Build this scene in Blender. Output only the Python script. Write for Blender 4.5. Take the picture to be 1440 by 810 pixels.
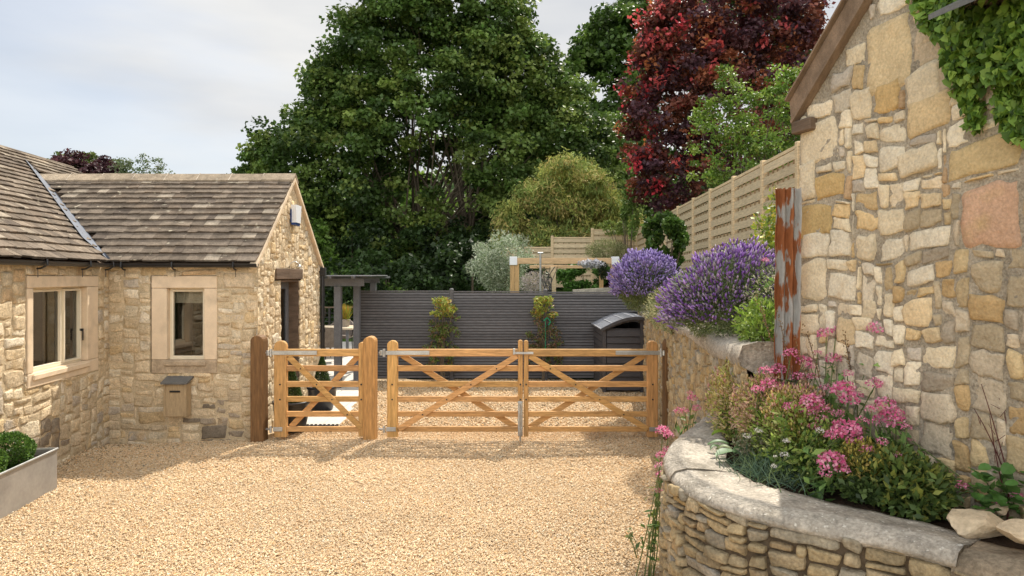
import bpy, math, random
import numpy as np
from mathutils import Vector, noise as mnoise

R = math.radians
sc = bpy.context.scene
for o in list(bpy.data.objects):
    bpy.data.objects.remove(o)
COL = sc.collection

# ------------------------------------------------------------------ camera
EYE = 2.05
cam_d = bpy.data.cameras.new('camera')
cam = bpy.data.objects.new('camera', cam_d)
COL.objects.link(cam)
cam.location = (0, 0, EYE)
cam.rotation_euler = (R(90), 0, 0)
cam_d.sensor_width = 36
cam_d.lens = 24
cam_d.shift_y = -17 / 1440
cam_d.clip_start = 0.05
cam_d.clip_end = 2000
sc.camera = cam

# ------------------------------------------------------------------ light
SUN_EL, SUN_AZ = 52, 20            # the sun stands behind the yard, 20 degrees right of straight ahead
world = bpy.data.worlds.new('World')
sc.world = world
world.use_nodes = True
nt = world.node_tree
nt.nodes.clear()
def wn(t, **k):
    n = nt.nodes.new(t)
    for a, b in k.items():
        setattr(n, a, b)
    return n
L = nt.links.new
out = wn('ShaderNodeOutputWorld')
bg = wn('ShaderNodeBackground')
bg.inputs['Strength'].default_value = 0.12
L(bg.outputs[0], out.inputs[0])
sky = wn('ShaderNodeTexSky', sky_type='NISHITA', sun_disc=False)
sky.sun_elevation = R(SUN_EL)
sky.sun_rotation = R(SUN_AZ)
sky.air_density = 1.0
sky.dust_density = 1.5
tc = wn('ShaderNodeTexCoord')
mp = wn('ShaderNodeMapping')
mp.inputs['Rotation'].default_value = (0, R(-20), R(8))
mp.inputs['Scale'].default_value = (1.0, 1.3, 4.2)
L(tc.outputs['Generated'], mp.inputs[0])
nz = wn('ShaderNodeTexNoise')
nz.inputs['Scale'].default_value = 1.5
nz.inputs['Detail'].default_value = 7
nz.inputs['Roughness'].default_value = 0.5
L(mp.outputs[0], nz.inputs['Vector'])
# the veil of cloud is thin towards the left (-x), closed elsewhere
sep = wn('ShaderNodeSeparateXYZ')
L(tc.outputs['Generated'], sep.inputs[0])
mx = wn('ShaderNodeMath', operation='MULTIPLY_ADD')
L(sep.outputs['X'], mx.inputs[0]); mx.inputs[1].default_value = 1.5; mx.inputs[2].default_value = 0.62
mz = wn('ShaderNodeMath', operation='MULTIPLY_ADD')
L(sep.outputs['Z'], mz.inputs[0]); mz.inputs[1].default_value = 1.25
L(mx.outputs[0], mz.inputs[2])
ad = wn('ShaderNodeMath', operation='MULTIPLY_ADD')
L(nz.outputs['Fac'], ad.inputs[0]); ad.inputs[1].default_value = 1.5
L(mz.outputs[0], ad.inputs[2])
rp = wn('ShaderNodeMapRange')
rp.inputs['From Min'].default_value = 0.82
rp.inputs['From Max'].default_value = 1.22
rp.inputs['To Min'].default_value = 0.66
rp.inputs['To Max'].default_value = 0.98
rp.interpolation_type = 'SMOOTHSTEP'
L(ad.outputs[0], rp.inputs['Value'])
cl = wn('ShaderNodeMix', data_type='RGBA')
cl.inputs[6].default_value = (4.1, 4.2, 4.35, 1)
cl.inputs[7].default_value = (5.2, 5.15, 5.02, 1)
nz2 = wn('ShaderNodeTexNoise'); nz2.inputs['Scale'].default_value = 2.2; nz2.inputs['Detail'].default_value = 5
L(mp.outputs[0], nz2.inputs['Vector'])
cr_ = wn('ShaderNodeMapRange'); cr_.inputs['From Min'].default_value = .36; cr_.inputs['From Max'].default_value = .62
L(nz2.outputs['Fac'], cr_.inputs['Value']); L(cr_.outputs[0], cl.inputs[0])
mixw = wn('ShaderNodeMix', data_type='RGBA')
L(rp.outputs[0], mixw.inputs[0])
L(sky.outputs[0], mixw.inputs[6])
L(cl.outputs[2], mixw.inputs[7])
# unseen sky behind the camera is brightened, added fill that lifts the shadows
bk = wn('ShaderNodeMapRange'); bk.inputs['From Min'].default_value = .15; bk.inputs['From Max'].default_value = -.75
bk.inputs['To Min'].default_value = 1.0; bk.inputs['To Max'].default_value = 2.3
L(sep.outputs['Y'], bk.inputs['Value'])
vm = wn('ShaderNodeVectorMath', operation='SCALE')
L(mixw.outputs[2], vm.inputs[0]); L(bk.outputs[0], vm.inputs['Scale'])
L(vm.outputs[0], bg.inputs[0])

sun_d = bpy.data.lights.new('sun', 'SUN')
sun_d.energy = 4.4
sun_d.angle = R(0.8)
sun_d.color = (1.0, 0.93, 0.82)
sun = bpy.data.objects.new('sun', sun_d)
COL.objects.link(sun)
SD = Vector((math.sin(R(SUN_AZ)) * math.cos(R(SUN_EL)), math.cos(R(SUN_AZ)) * math.cos(R(SUN_EL)), math.sin(R(SUN_EL))))
sun.rotation_euler = SD.to_track_quat('Z', 'Y').to_euler()
sun.location = (4, 14, 20)

sc.view_settings.view_transform = 'Standard'
sc.view_settings.look = 'None'
sc.view_settings.exposure = 0.52
sc.view_settings.gamma = 1
sc.view_settings.use_curve_mapping = False
sc.render.engine = 'CYCLES'
sc.cycles.max_bounces = 6
sc.cycles.transparent_max_bounces = 8
sc.cycles.sample_clamp_indirect = 4
sc.cycles.use_denoising = True

# ------------------------------------------------------------------ helpers
WO = {}                                             # world offset of every parent
def A(px, py, d):
    """photo pixel at a chosen real distance -> world point"""
    return np.array([(px - 720) / 960 * d, d, EYE + (388 - py) / 960 * d])

def tag(o, label=None, cat=None, group=None, kind=None):
    if label: o['label'] = label
    if cat: o['category'] = cat
    if group: o['group'] = group
    if kind: o['kind'] = kind
    return o

def thing(name, label, cat, loc, group=None):
    o = bpy.data.objects.new(name, None)
    o.empty_display_size = 0.1
    COL.objects.link(o)
    o.location = tuple(float(c) for c in loc)
    WO[o.name] = np.array(loc, float)
    return tag(o, label, cat, group)

def mk(name, V, F, mat, parent=None, cols=None, smooth=False, loc=None):
    """V in world coordinates; F list of tuples or an int array (n,k)"""
    V = np.asarray(V, float).reshape(-1, 3)
    off = WO[parent.name] if parent else (np.array(loc, float) if loc is not None else np.zeros(3))
    me = bpy.data.meshes.new(name)
    Vl = V - off
    if isinstance(F, np.ndarray):
        F = [F]
    if len(F) and isinstance(F[0], np.ndarray):
        n = sum(len(f) for f in F)
        nl = sum(f.size for f in F)
        me.vertices.add(len(Vl)); me.vertices.foreach_set('co', Vl.astype(np.float32).ravel())
        me.loops.add(nl); me.loops.foreach_set('vertex_index', np.concatenate([f.ravel() for f in F]).astype(np.int32))
        st, k = [], 0
        for f in F:
            st.append(np.arange(len(f)) * f.shape[1] + k); k += f.size
        me.polygons.add(n); me.polygons.foreach_set('loop_start', np.concatenate(st).astype(np.int32))
        me.update(calc_edges=True)
        me.validate()
    else:
        me.from_pydata([tuple(v) for v in Vl], [], [tuple(int(i) for i in f) for f in F])
        me.update()
    if cols is not None:
        c = np.ones((len(V), 4), np.float32)
        c[:, :3] = cols
        at = me.color_attributes.new('col', 'FLOAT_COLOR', 'POINT')
        at.data.foreach_set('color', c.ravel())
    if smooth:
        me.polygons.foreach_set('use_smooth', np.ones(len(me.polygons), bool))
    me.materials.append(mat)
    o = bpy.data.objects.new(name, me)
    COL.objects.link(o)
    if parent:
        o.parent = parent
    elif loc is not None:
        o.location = tuple(float(c) for c in loc)
    WO[o.name] = off
    return o

def nrm(v):
    v = np.asarray(v, float)
    return v / (np.linalg.norm(v, axis=-1, keepdims=True) + 1e-12)

class MB:
    def __init__(s):
        s.v, s.f, s.c = [], [], []
    def add(s, V, F, c=None):
        k = len(s.v)
        s.v.extend([tuple(map(float, p)) for p in V])
        s.f.extend([tuple(i + k for i in f) for f in F])
        s.c.extend([c if c is not None else (1, 1, 1)] * len(V))
    def hexa(s, P, c=None):        # 8 points: bottom 4 ccw, top 4 ccw
        s.add(P, [(3, 2, 1, 0), (4, 5, 6, 7), (0, 1, 5, 4), (1, 2, 6, 5), (2, 3, 7, 6), (3, 0, 4, 7)], c)
    def box(s, x0, x1, y0, y1, z0, z1, c=None, bev=0):
        if bev:
            return s.bbox(np.array([(x0 + x1) / 2, (y0 + y1) / 2, (z0 + z1) / 2]), np.array([1., 0, 0]), np.array([0, 1., 0]), np.array([0, 0, 1.]),
                          (x1 - x0) / 2, (y1 - y0) / 2, (z1 - z0) / 2, bev, c)
        s.hexa([(x0, y0, z0), (x1, y0, z0), (x1, y1, z0), (x0, y1, z0), (x0, y0, z1), (x1, y0, z1), (x1, y1, z1), (x0, y1, z1)], c)
    def bbox(s, c0, ax, ay, az, hx, hy, hz, bev, c=None):
        """box with chamfered edges along local axes"""
        V, idx = [], {}
        for i in (-1, 1):
            for j in (-1, 1):
                for k in (-1, 1):
                    for m in range(3):
                        e = [hx - bev, hy - bev, hz - bev]
                        e[m] = (hx, hy, hz)[m]
                        idx[(i, j, k, m)] = len(V)
                        V.append(c0 + ax * i * e[0] + ay * j * e[1] + az * k * e[2])
        F = []
        def q(*a):
            F.append(tuple(idx[t] for t in a))
        for sgn in (-1, 1):
            q((sgn, -1, -1, 0), (sgn, 1, -1, 0), (sgn, 1, 1, 0), (sgn, -1, 1, 0))
            q((-1, sgn, -1, 1), (1, sgn, -1, 1), (1, sgn, 1, 1), (-1, sgn, 1, 1))
            q((-1, -1, sgn, 2), (1, -1, sgn, 2), (1, 1, sgn, 2), (-1, 1, sgn, 2))
            for s2 in (-1, 1):
                q((sgn, s2, -1, 0), (sgn, s2, 1, 0), (sgn, s2, 1, 1), (sgn, s2, -1, 1))
                q((sgn, -1, s2, 0), (sgn, 1, s2, 0), (sgn, 1, s2, 2), (sgn, -1, s2, 2))
                q((-1, sgn, s2, 1), (1, sgn, s2, 1), (1, sgn, s2, 2), (-1, sgn, s2, 2))
                for s3 in (-1, 1):
                    F.append((idx[(sgn, s2, s3, 0)], idx[(sgn, s2, s3, 1)], idx[(sgn, s2, s3, 2)]))
        s.add(V, F, c)
    def bar(s, p0, p1, w, h, up=(0, 0, 1), c=None, bev=0.0):
        """bar p0->p1, w across (side), h along up"""
        p0, p1 = np.array(p0, float), np.array(p1, float)
        d = nrm(p1 - p0)
        side = nrm(np.cross(d, np.array(up, float)))
        u = np.cross(side, d)
        if bev:
            return s.bbox((p0 + p1) / 2, d, side, u, np.linalg.norm(p1 - p0) / 2, w / 2, h / 2, bev, c)
        P = []
        for q in (-1, 1):
            for p, sg in ((p0, -1), (p0, 1), (p1, 1), (p1, -1)):
                P.append(p + side * sg * w / 2 + u * q * h / 2)
        s.hexa(P, c)
    def tube(s, pts, r, n=8, c=None, cap=True):
        pts = [np.array(p, float) for p in pts]
        m = len(pts)
        rr = r if hasattr(r, '__len__') else [r] * m
        ref = np.array([0, 0, 1.0])
        V = []
        prev = None
        for i, p in enumerate(pts):
            t = nrm(pts[min(i + 1, m - 1)] - pts[max(i - 1, 0)])
            if prev is None:
                a = np.cross(t, ref if abs(t[2]) < 0.9 else np.array([1.0, 0, 0]))
            else:
                a = prev - t * np.dot(prev, t)
            a = nrm(a); prev = a
            b = np.cross(t, a)
            for k in range(n):
                an = 2 * math.pi * k / n
                V.append(p + (a * math.cos(an) + b * math.sin(an)) * rr[i])
        F = [(i * n + k, i * n + (k + 1) % n, (i + 1) * n + (k + 1) % n, (i + 1) * n + k) for i in range(m - 1) for k in range(n)]
        if cap:
            F.append(tuple(range(n))[::-1]); F.append(tuple((m - 1) * n + k for k in range(n)))
        s.add(V, F, c)
    def prism(s, poly, vec, c=None):
        """closed 3D polygon swept along vec"""
        n = len(poly)
        P = [np.array(p, float) for p in poly]
        V = P + [p + np.array(vec, float) for p in P]
        F = [tuple(range(n))[::-1], tuple(range(n, 2 * n))] + [(i, (i + 1) % n, n + (i + 1) % n, n + i) for i in range(n)]
        s.add(V, F, c)
    def lathe(s, cx, cy, prof, n=20, c=None):
        V = [(cx + r * math.cos(2 * math.pi * k / n), cy + r * math.sin(2 * math.pi * k / n), z) for r, z in prof for k in range(n)]
        F = [(i * n + k, i * n + (k + 1) % n, (i + 1) * n + (k + 1) % n, (i + 1) * n + k) for i in range(len(prof) - 1) for k in range(n)]
        s.add(V, F, c)
    def make(s, name, mat, parent=None, smooth=False, loc=None):
        return mk(name, s.v, s.f, mat, parent, cols=np.array(s.c, np.float32), smooth=smooth, loc=loc)

# ------------------------------------------------------------------ materials
def mat(name, base=(.5, .5, .5), rough=.8, attr=False, n_scale=8, n_amt=.25, n2_scale=60, n2_amt=.2, bump=.3, bump_scale=40, bump_dist=.01,
        metal=0, spec=.3, stretch=None, spots=None, transl=0, tint2=None, mould=None):
    m = bpy.data.materials.new(name); m.use_nodes = True
    t = m.node_tree; N = t.nodes; l = t.links.new
    p = N['Principled BSDF']
    p.inputs['Roughness'].default_value = rough
    p.inputs['Metallic'].default_value = metal
    p.inputs['Specular IOR Level'].default_value = spec
    tc = N.new('ShaderNodeTexCoord')
    vec = tc.outputs['Object']
    if stretch:
        mpn = N.new('ShaderNodeMapping'); mpn.inputs['Scale'].default_value = stretch
        l(vec, mpn.inputs[0]); vec = mpn.outputs[0]
    if attr:
        a = N.new('ShaderNodeAttribute'); a.attribute_name = 'col'; c = a.outputs['Color']
        if base != (.5, .5, .5):
            x = N.new('ShaderNodeMix'); x.data_type = 'RGBA'; x.blend_type = 'MULTIPLY'; x.inputs[0].default_value = 1
            l(c, x.inputs[6]); x.inputs[7].default_value = (*base, 1); c = x.outputs[2]
    else:
        rg = N.new('ShaderNodeRGB'); rg.outputs[0].default_value = (*base, 1); c = rg.outputs[0]
    if tint2:
        nn = N.new('ShaderNodeTexNoise'); nn.inputs['Scale'].default_value = tint2[1]; nn.inputs['Detail'].default_value = 4
        l(vec, nn.inputs['Vector'])
        mr = N.new('ShaderNodeMapRange'); mr.inputs['From Min'].default_value = tint2[2]; mr.inputs['From Max'].default_value = tint2[3]
        l(nn.outputs['Fac'], mr.inputs['Value'])
        x = N.new('ShaderNodeMix'); x.data_type = 'RGBA'
        l(mr.outputs[0], x.inputs[0]); l(c, x.inputs[6]); x.inputs[7].default_value = (*tint2[0], 1); c = x.outputs[2]
    def noisemul(c, s, amt, det=5):
        if not amt: return c
        nn = N.new('ShaderNodeTexNoise'); nn.inputs['Scale'].default_value = s; nn.inputs['Detail'].default_value = det
        nn.inputs['Roughness'].default_value = .6
        l(vec, nn.inputs['Vector'])
        mr = N.new('ShaderNodeMapRange'); mr.inputs['From Min'].default_value = .3; mr.inputs['From Max'].default_value = .7
        mr.inputs['To Min'].default_value = 1 - amt; mr.inputs['To Max'].default_value = 1 + amt * .6
        l(nn.outputs['Fac'], mr.inputs['Value'])
        x = N.new('ShaderNodeVectorMath'); x.operation = 'MULTIPLY'
        l(c, x.inputs[0]); l(mr.outputs[0], x.inputs[1])
        return x.outputs[0]
    c = noisemul(c, n_scale, n_amt); c = noisemul(c, n2_scale, n2_amt, 3)
    if spots:     # (colour, scale, threshold)
        nn = N.new('ShaderNodeTexNoise'); nn.inputs['Scale'].default_value = spots[1]; nn.inputs['Detail'].default_value = 3
        l(vec, nn.inputs['Vector'])
        mr = N.new('ShaderNodeMapRange'); mr.inputs['From Min'].default_value = spots[2]; mr.inputs['From Max'].default_value = spots[2] + .05
        l(nn.outputs['Fac'], mr.inputs['Value'])
        x = N.new('ShaderNodeMix'); x.data_type = 'RGBA'
        l(mr.outputs[0], x.inputs[0]); l(c, x.inputs[6]); x.inputs[7].default_value = (*spots[0], 1); c = x.outputs[2]
    l(c, p.inputs['Base Color'])
    if bump:
        nb = N.new('ShaderNodeTexNoise'); nb.inputs['Scale'].default_value = bump_scale; nb.inputs['Detail'].default_value = 6
        nb.inputs['Roughness'].default_value = .65
        l(vec, nb.inputs['Vector'])
        b = N.new('ShaderNodeBump'); b.inputs['Strength'].default_value = bump; b.inputs['Distance'].default_value = bump_dist
        l(nb.outputs['Fac'], b.inputs['Height']); l(b.outputs[0], p.inputs['Normal'])
    if transl:
        tr = N.new('ShaderNodeBsdfTranslucent')
        l(c, tr.inputs[0])
        ms = N.new('ShaderNodeMixShader'); ms.inputs[0].default_value = transl
        l(p.outputs[0], ms.inputs[1]); l(tr.outputs[0], ms.inputs[2]); l(ms.outputs[0], N['Material Output'].inputs[0])
    return m

M = {}
M['stone'] = mat('limestone', attr=True, n_scale=9, n_amt=.26, n2_scale=60, n2_amt=.26, bump=1, bump_scale=26, bump_dist=.026, rough=.9, spec=.15,
                 tint2=((.60, .42, .22), 5.0, .56, .80))
M['barn_stone'] = mat('pale limestone', attr=True, n_scale=7, n_amt=.15, n2_scale=70, n2_amt=.2, bump=1, bump_scale=30, bump_dist=.018, rough=.9, spec=.15,
                 tint2=((.66, .46, .24), 5.0, .62, .85))
M['old_stone'] = mat('weathered limestone', attr=True, n_scale=7, n_amt=.32, n2_scale=60, n2_amt=.35, bump=1, bump_scale=38, bump_dist=.02, rough=.92, spec=.12,
                     tint2=((.17, .145, .10), 3.0, .50, .78))
M['mortar'] = mat('lime mortar', (.66, .53, .35), n_scale=5, n_amt=.28, n2_scale=90, n2_amt=.25, bump=1, bump_scale=60, bump_dist=.015, rough=.95, spec=.1)
M['grey_mortar'] = mat('grey mortar', (.50, .43, .33), n_scale=5, n_amt=.35, n2_scale=80, n2_amt=.35, bump=1, bump_scale=50, bump_dist=.02, rough=.95, spec=.1)
M['ashlar'] = mat('dressed stone', (.78, .62, .44), n_scale=4, n_amt=.12, n2_scale=120, n2_amt=.07, bump=.3, bump_scale=90, bump_dist=.004, rough=.9, spec=.15,
                  tint2=((.45, .36, .25), 3.5, .53, .85))
M['coping'] = mat('cement coping', (.50, .445, .37), n_scale=6, n_amt=.35, n2_scale=55, n2_amt=.35, bump=1, bump_scale=30, bump_dist=.02, rough=.95, spec=.1,
                  spots=((.66, .62, .54), 45, .64), tint2=((.28, .25, .20), 4.5, .50, .78))
M['tile'] = mat('stone roof tile', attr=True, n_scale=9, n_amt=.35, n2_scale=60, n2_amt=.3, bump=.8, bump_scale=50, bump_dist=.008, rough=.92, spec=.15,
                spots=((.42, .37, .28), 11, .66))
M['lead'] = mat('lead sheet', (.17, .19, .23), rough=.5, metal=.3, n_amt=.2, bump=.15)
M['gutter'] = mat('black gutter', (.018, .018, .02), rough=.35, n_amt=.1, bump=.05, spec=.5)
M['cream'] = mat('cream painted timber', (.80, .71, .54), rough=.5, n_amt=.05, n2_amt=.03, bump=.08)
M['room'] = mat('dark unlit room', (.10, .085, .07), rough=.9)
M['blind'] = mat('linen blind', (.55, .50, .40), rough=.9, n_amt=.1)
M['curtain'] = mat('ochre curtain', (.42, .34, .20), rough=.9, n_amt=.1)
M['white'] = mat('white plastic', (.80, .82, .85), rough=.35, n_amt=.03, n2_amt=.02, bump=.02)
M['blue'] = mat('blue plastic', (.02, .05, .18), rough=.4, n_amt=.05, bump=.02)
M['chrome'] = mat('brushed steel', (.6, .6, .58), rough=.3, metal=.9, n_amt=.1, bump=.05)
M['oak'] = mat('weathered oak', (.17, .12, .085), rough=.85, n_amt=.4, n_scale=5, bump=.6, bump_scale=30, stretch=(1, .25, 4), spec=.15)
M['barge'] = mat('old barge board', (.27, .19, .13), rough=.85, n_amt=.35, n_scale=4, bump=.6, bump_scale=20, stretch=(6, 2, 2), spec=.15)
M['mailwood'] = mat('tan timber', (.46, .34, .20), rough=.7, n_amt=.25, stretch=(8, 8, 1), bump=.3)
M['slate'] = mat('grey slate', (.15, .15, .145), rough=.5, n_amt=.2, bump=.2)
M['larch'] = mat('oiled gate timber', (.58, .325, .125), attr=True, rough=.6, n_amt=.34, n_scale=5, n2_scale=14, n2_amt=.18, bump=.3, bump_scale=26, bump_dist=.004,
                 stretch=(1.0, 3, 9), spec=.3, spots=((.27, .13, .045), 3.2, .70))
M['larch_v'] = mat('oiled upright timber', (.58, .325, .125), attr=True, rough=.6, n_amt=.34, n_scale=5, n2_scale=14, n2_amt=.18, bump=.3, bump_scale=26, bump_dist=.004,
                   stretch=(9, 3, .8), spec=.3)
M['galv'] = mat('galvanised steel', (.52, .53, .52), rough=.42, metal=.75, n_amt=.22, n_scale=6, n2_amt=.12, bump=.08)
M['galv_dull'] = mat('dull zinc sheet', (.40, .385, .36), rough=.5, metal=.45, n_amt=.2, n_scale=3.5, n2_amt=.08, n2_scale=30, bump=.08, bump_scale=12)
M['darkfence'] = mat('charcoal stained timber', (.120, .116, .120), attr=True, rough=.6, n_amt=.25, n2_amt=.2, bump=.3, stretch=(1, 1, 6))
M['shed'] = mat('charcoal shed', (.075, .07, .073), rough=.6, n_amt=.2, bump=.3, stretch=(1, 1, 6))
M['shedroof'] = mat('grey felt roofing', (.30, .31, .34), rough=.55, n_amt=.2, bump=.2)
M['greypaint'] = mat('grey painted timber', (.15, .155, .17), rough=.6, n_amt=.15, bump=.2)
M['pine'] = mat('treated pine', (.72, .57, .37), rough=.75, attr=True, n_amt=.25, n_scale=6, n2_scale=30, n2_amt=.15, bump=.4, bump_scale=30, bump_dist=.004, stretch=(1, 1, 8), spec=.2)
M['pinepost'] = mat('treated pine post', (.56, .36, .17), rough=.7, n_amt=.25, stretch=(6, 6, .7), bump=.3, spec=.2)
M['gravel'] = mat('gravel stones', attr=True, rough=.85, n_amt=.13, n_scale=.8, n2_scale=200, n2_amt=.12, bump=0, spec=.2)
M['soil'] = mat('soil', (.055, .036, .024), rough=.95, n_amt=.5, n2_amt=.4, bump=1, bump_scale=30, bump_dist=.04, spec=.1)
M['grass'] = mat('rough grass', (.07, .12, .022), rough=.9, n_amt=.4, n_scale=.6, n2_scale=10, n2_amt=.5, bump=1, bump_scale=8, bump_dist=.1, spec=.1)
M['paving'] = mat('pale paving', (.62, .58, .52), rough=.8, n_amt=.12, bump=.15)
M['leaf'] = mat('leaf', attr=True, rough=.5, n_amt=0, n2_amt=0, bump=0, spec=.35, transl=.33)
M['dullleaf'] = mat('soft leaf', attr=True, rough=.75, n_amt=0, n2_amt=0, bump=0, spec=.15, transl=.25)
M['petal'] = mat('petal', attr=True, rough=.7, n_amt=0, n2_amt=0, bump=0, spec=.2, transl=.35)
M['bark'] = mat('bark', (.17, .135, .095), rough=.9, n_amt=.4, n_scale=3, bump=1, bump_scale=12, bump_dist=.03, stretch=(1, 1, .3), spec=.1)
M['stem'] = mat('green stem', (.12, .16, .05), rough=.7, n_amt=.2, bump=0)
M['dkstem'] = mat('dark stem', (.11, .035, .03), rough=.7, n_amt=.2, bump=0)
M['pot'] = mat('black glazed pot', (.022, .022, .025), rough=.35, n_amt=.2, bump=.05, spec=.5)
M['wicker'] = mat('grey wicker', (.23, .19, .16), rough=.8, n_amt=.3, n2_scale=120, n2_amt=.4, bump=.6, bump_scale=120)
M['tabletop'] = mat('pale table top', (.62, .52, .38), rough=.5, n_amt=.1, bump=.1)
M['rustsheet'] = mat('rusted painted sheet', (.36, .35, .33), rough=.75, n_scale=9, n_amt=.2, n2_scale=50, n2_amt=.2, bump=.5, bump_scale=25, bump_dist=.006,
                     tint2=((.27, .09, .03), 14, .46, .50), stretch=(1, 1, .3))
M['rock'] = mat('loose limestone', (.66, .52, .35), rough=.9, n_scale=6, n_amt=.2, n2_scale=50, n2_amt=.15, bump=.8, bump_scale=20, bump_dist=.02, spec=.15)

g = bpy.data.materials.new('window glass'); g.use_nodes = True
gt = g.node_tree; gt.nodes.clear()
go = gt.nodes.new('ShaderNodeOutputMaterial'); gm = gt.nodes.new('ShaderNodeMixShader')
gtr = gt.nodes.new('ShaderNodeBsdfTransparent'); gtr.inputs[0].default_value = (.75, .76, .72, 1)
ggl = gt.nodes.new('ShaderNodeBsdfGlossy'); ggl.inputs['Roughness'].default_value = .015; ggl.inputs[0].default_value = (.8, .8, .78, 1)
fr = gt.nodes.new('ShaderNodeFresnel'); fr.inputs[0].default_value = 1.55
fm = gt.nodes.new('ShaderNodeMath'); fm.operation = 'MULTIPLY_ADD'; fm.inputs[1].default_value = 1.1; fm.inputs[2].default_value = .07
gt.links.new(fr.outputs[0], fm.inputs[0]); gt.links.new(fm.outputs[0], gm.inputs[0])
gt.links.new(gtr.outputs[0], gm.inputs[1]); gt.links.new(ggl.outputs[0], gm.inputs[2]); gt.links.new(gm.outputs[0], go.inputs[0])
M['glass'] = g

# ------------------------------------------------------------------ rubble stonework
def fnoise(P, s, seed=0.0):
    return np.array([mnoise.noise(Vector((p[0] * s + seed, p[1] * s + seed * .7, p[2] * s - seed))) for p in P])

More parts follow.
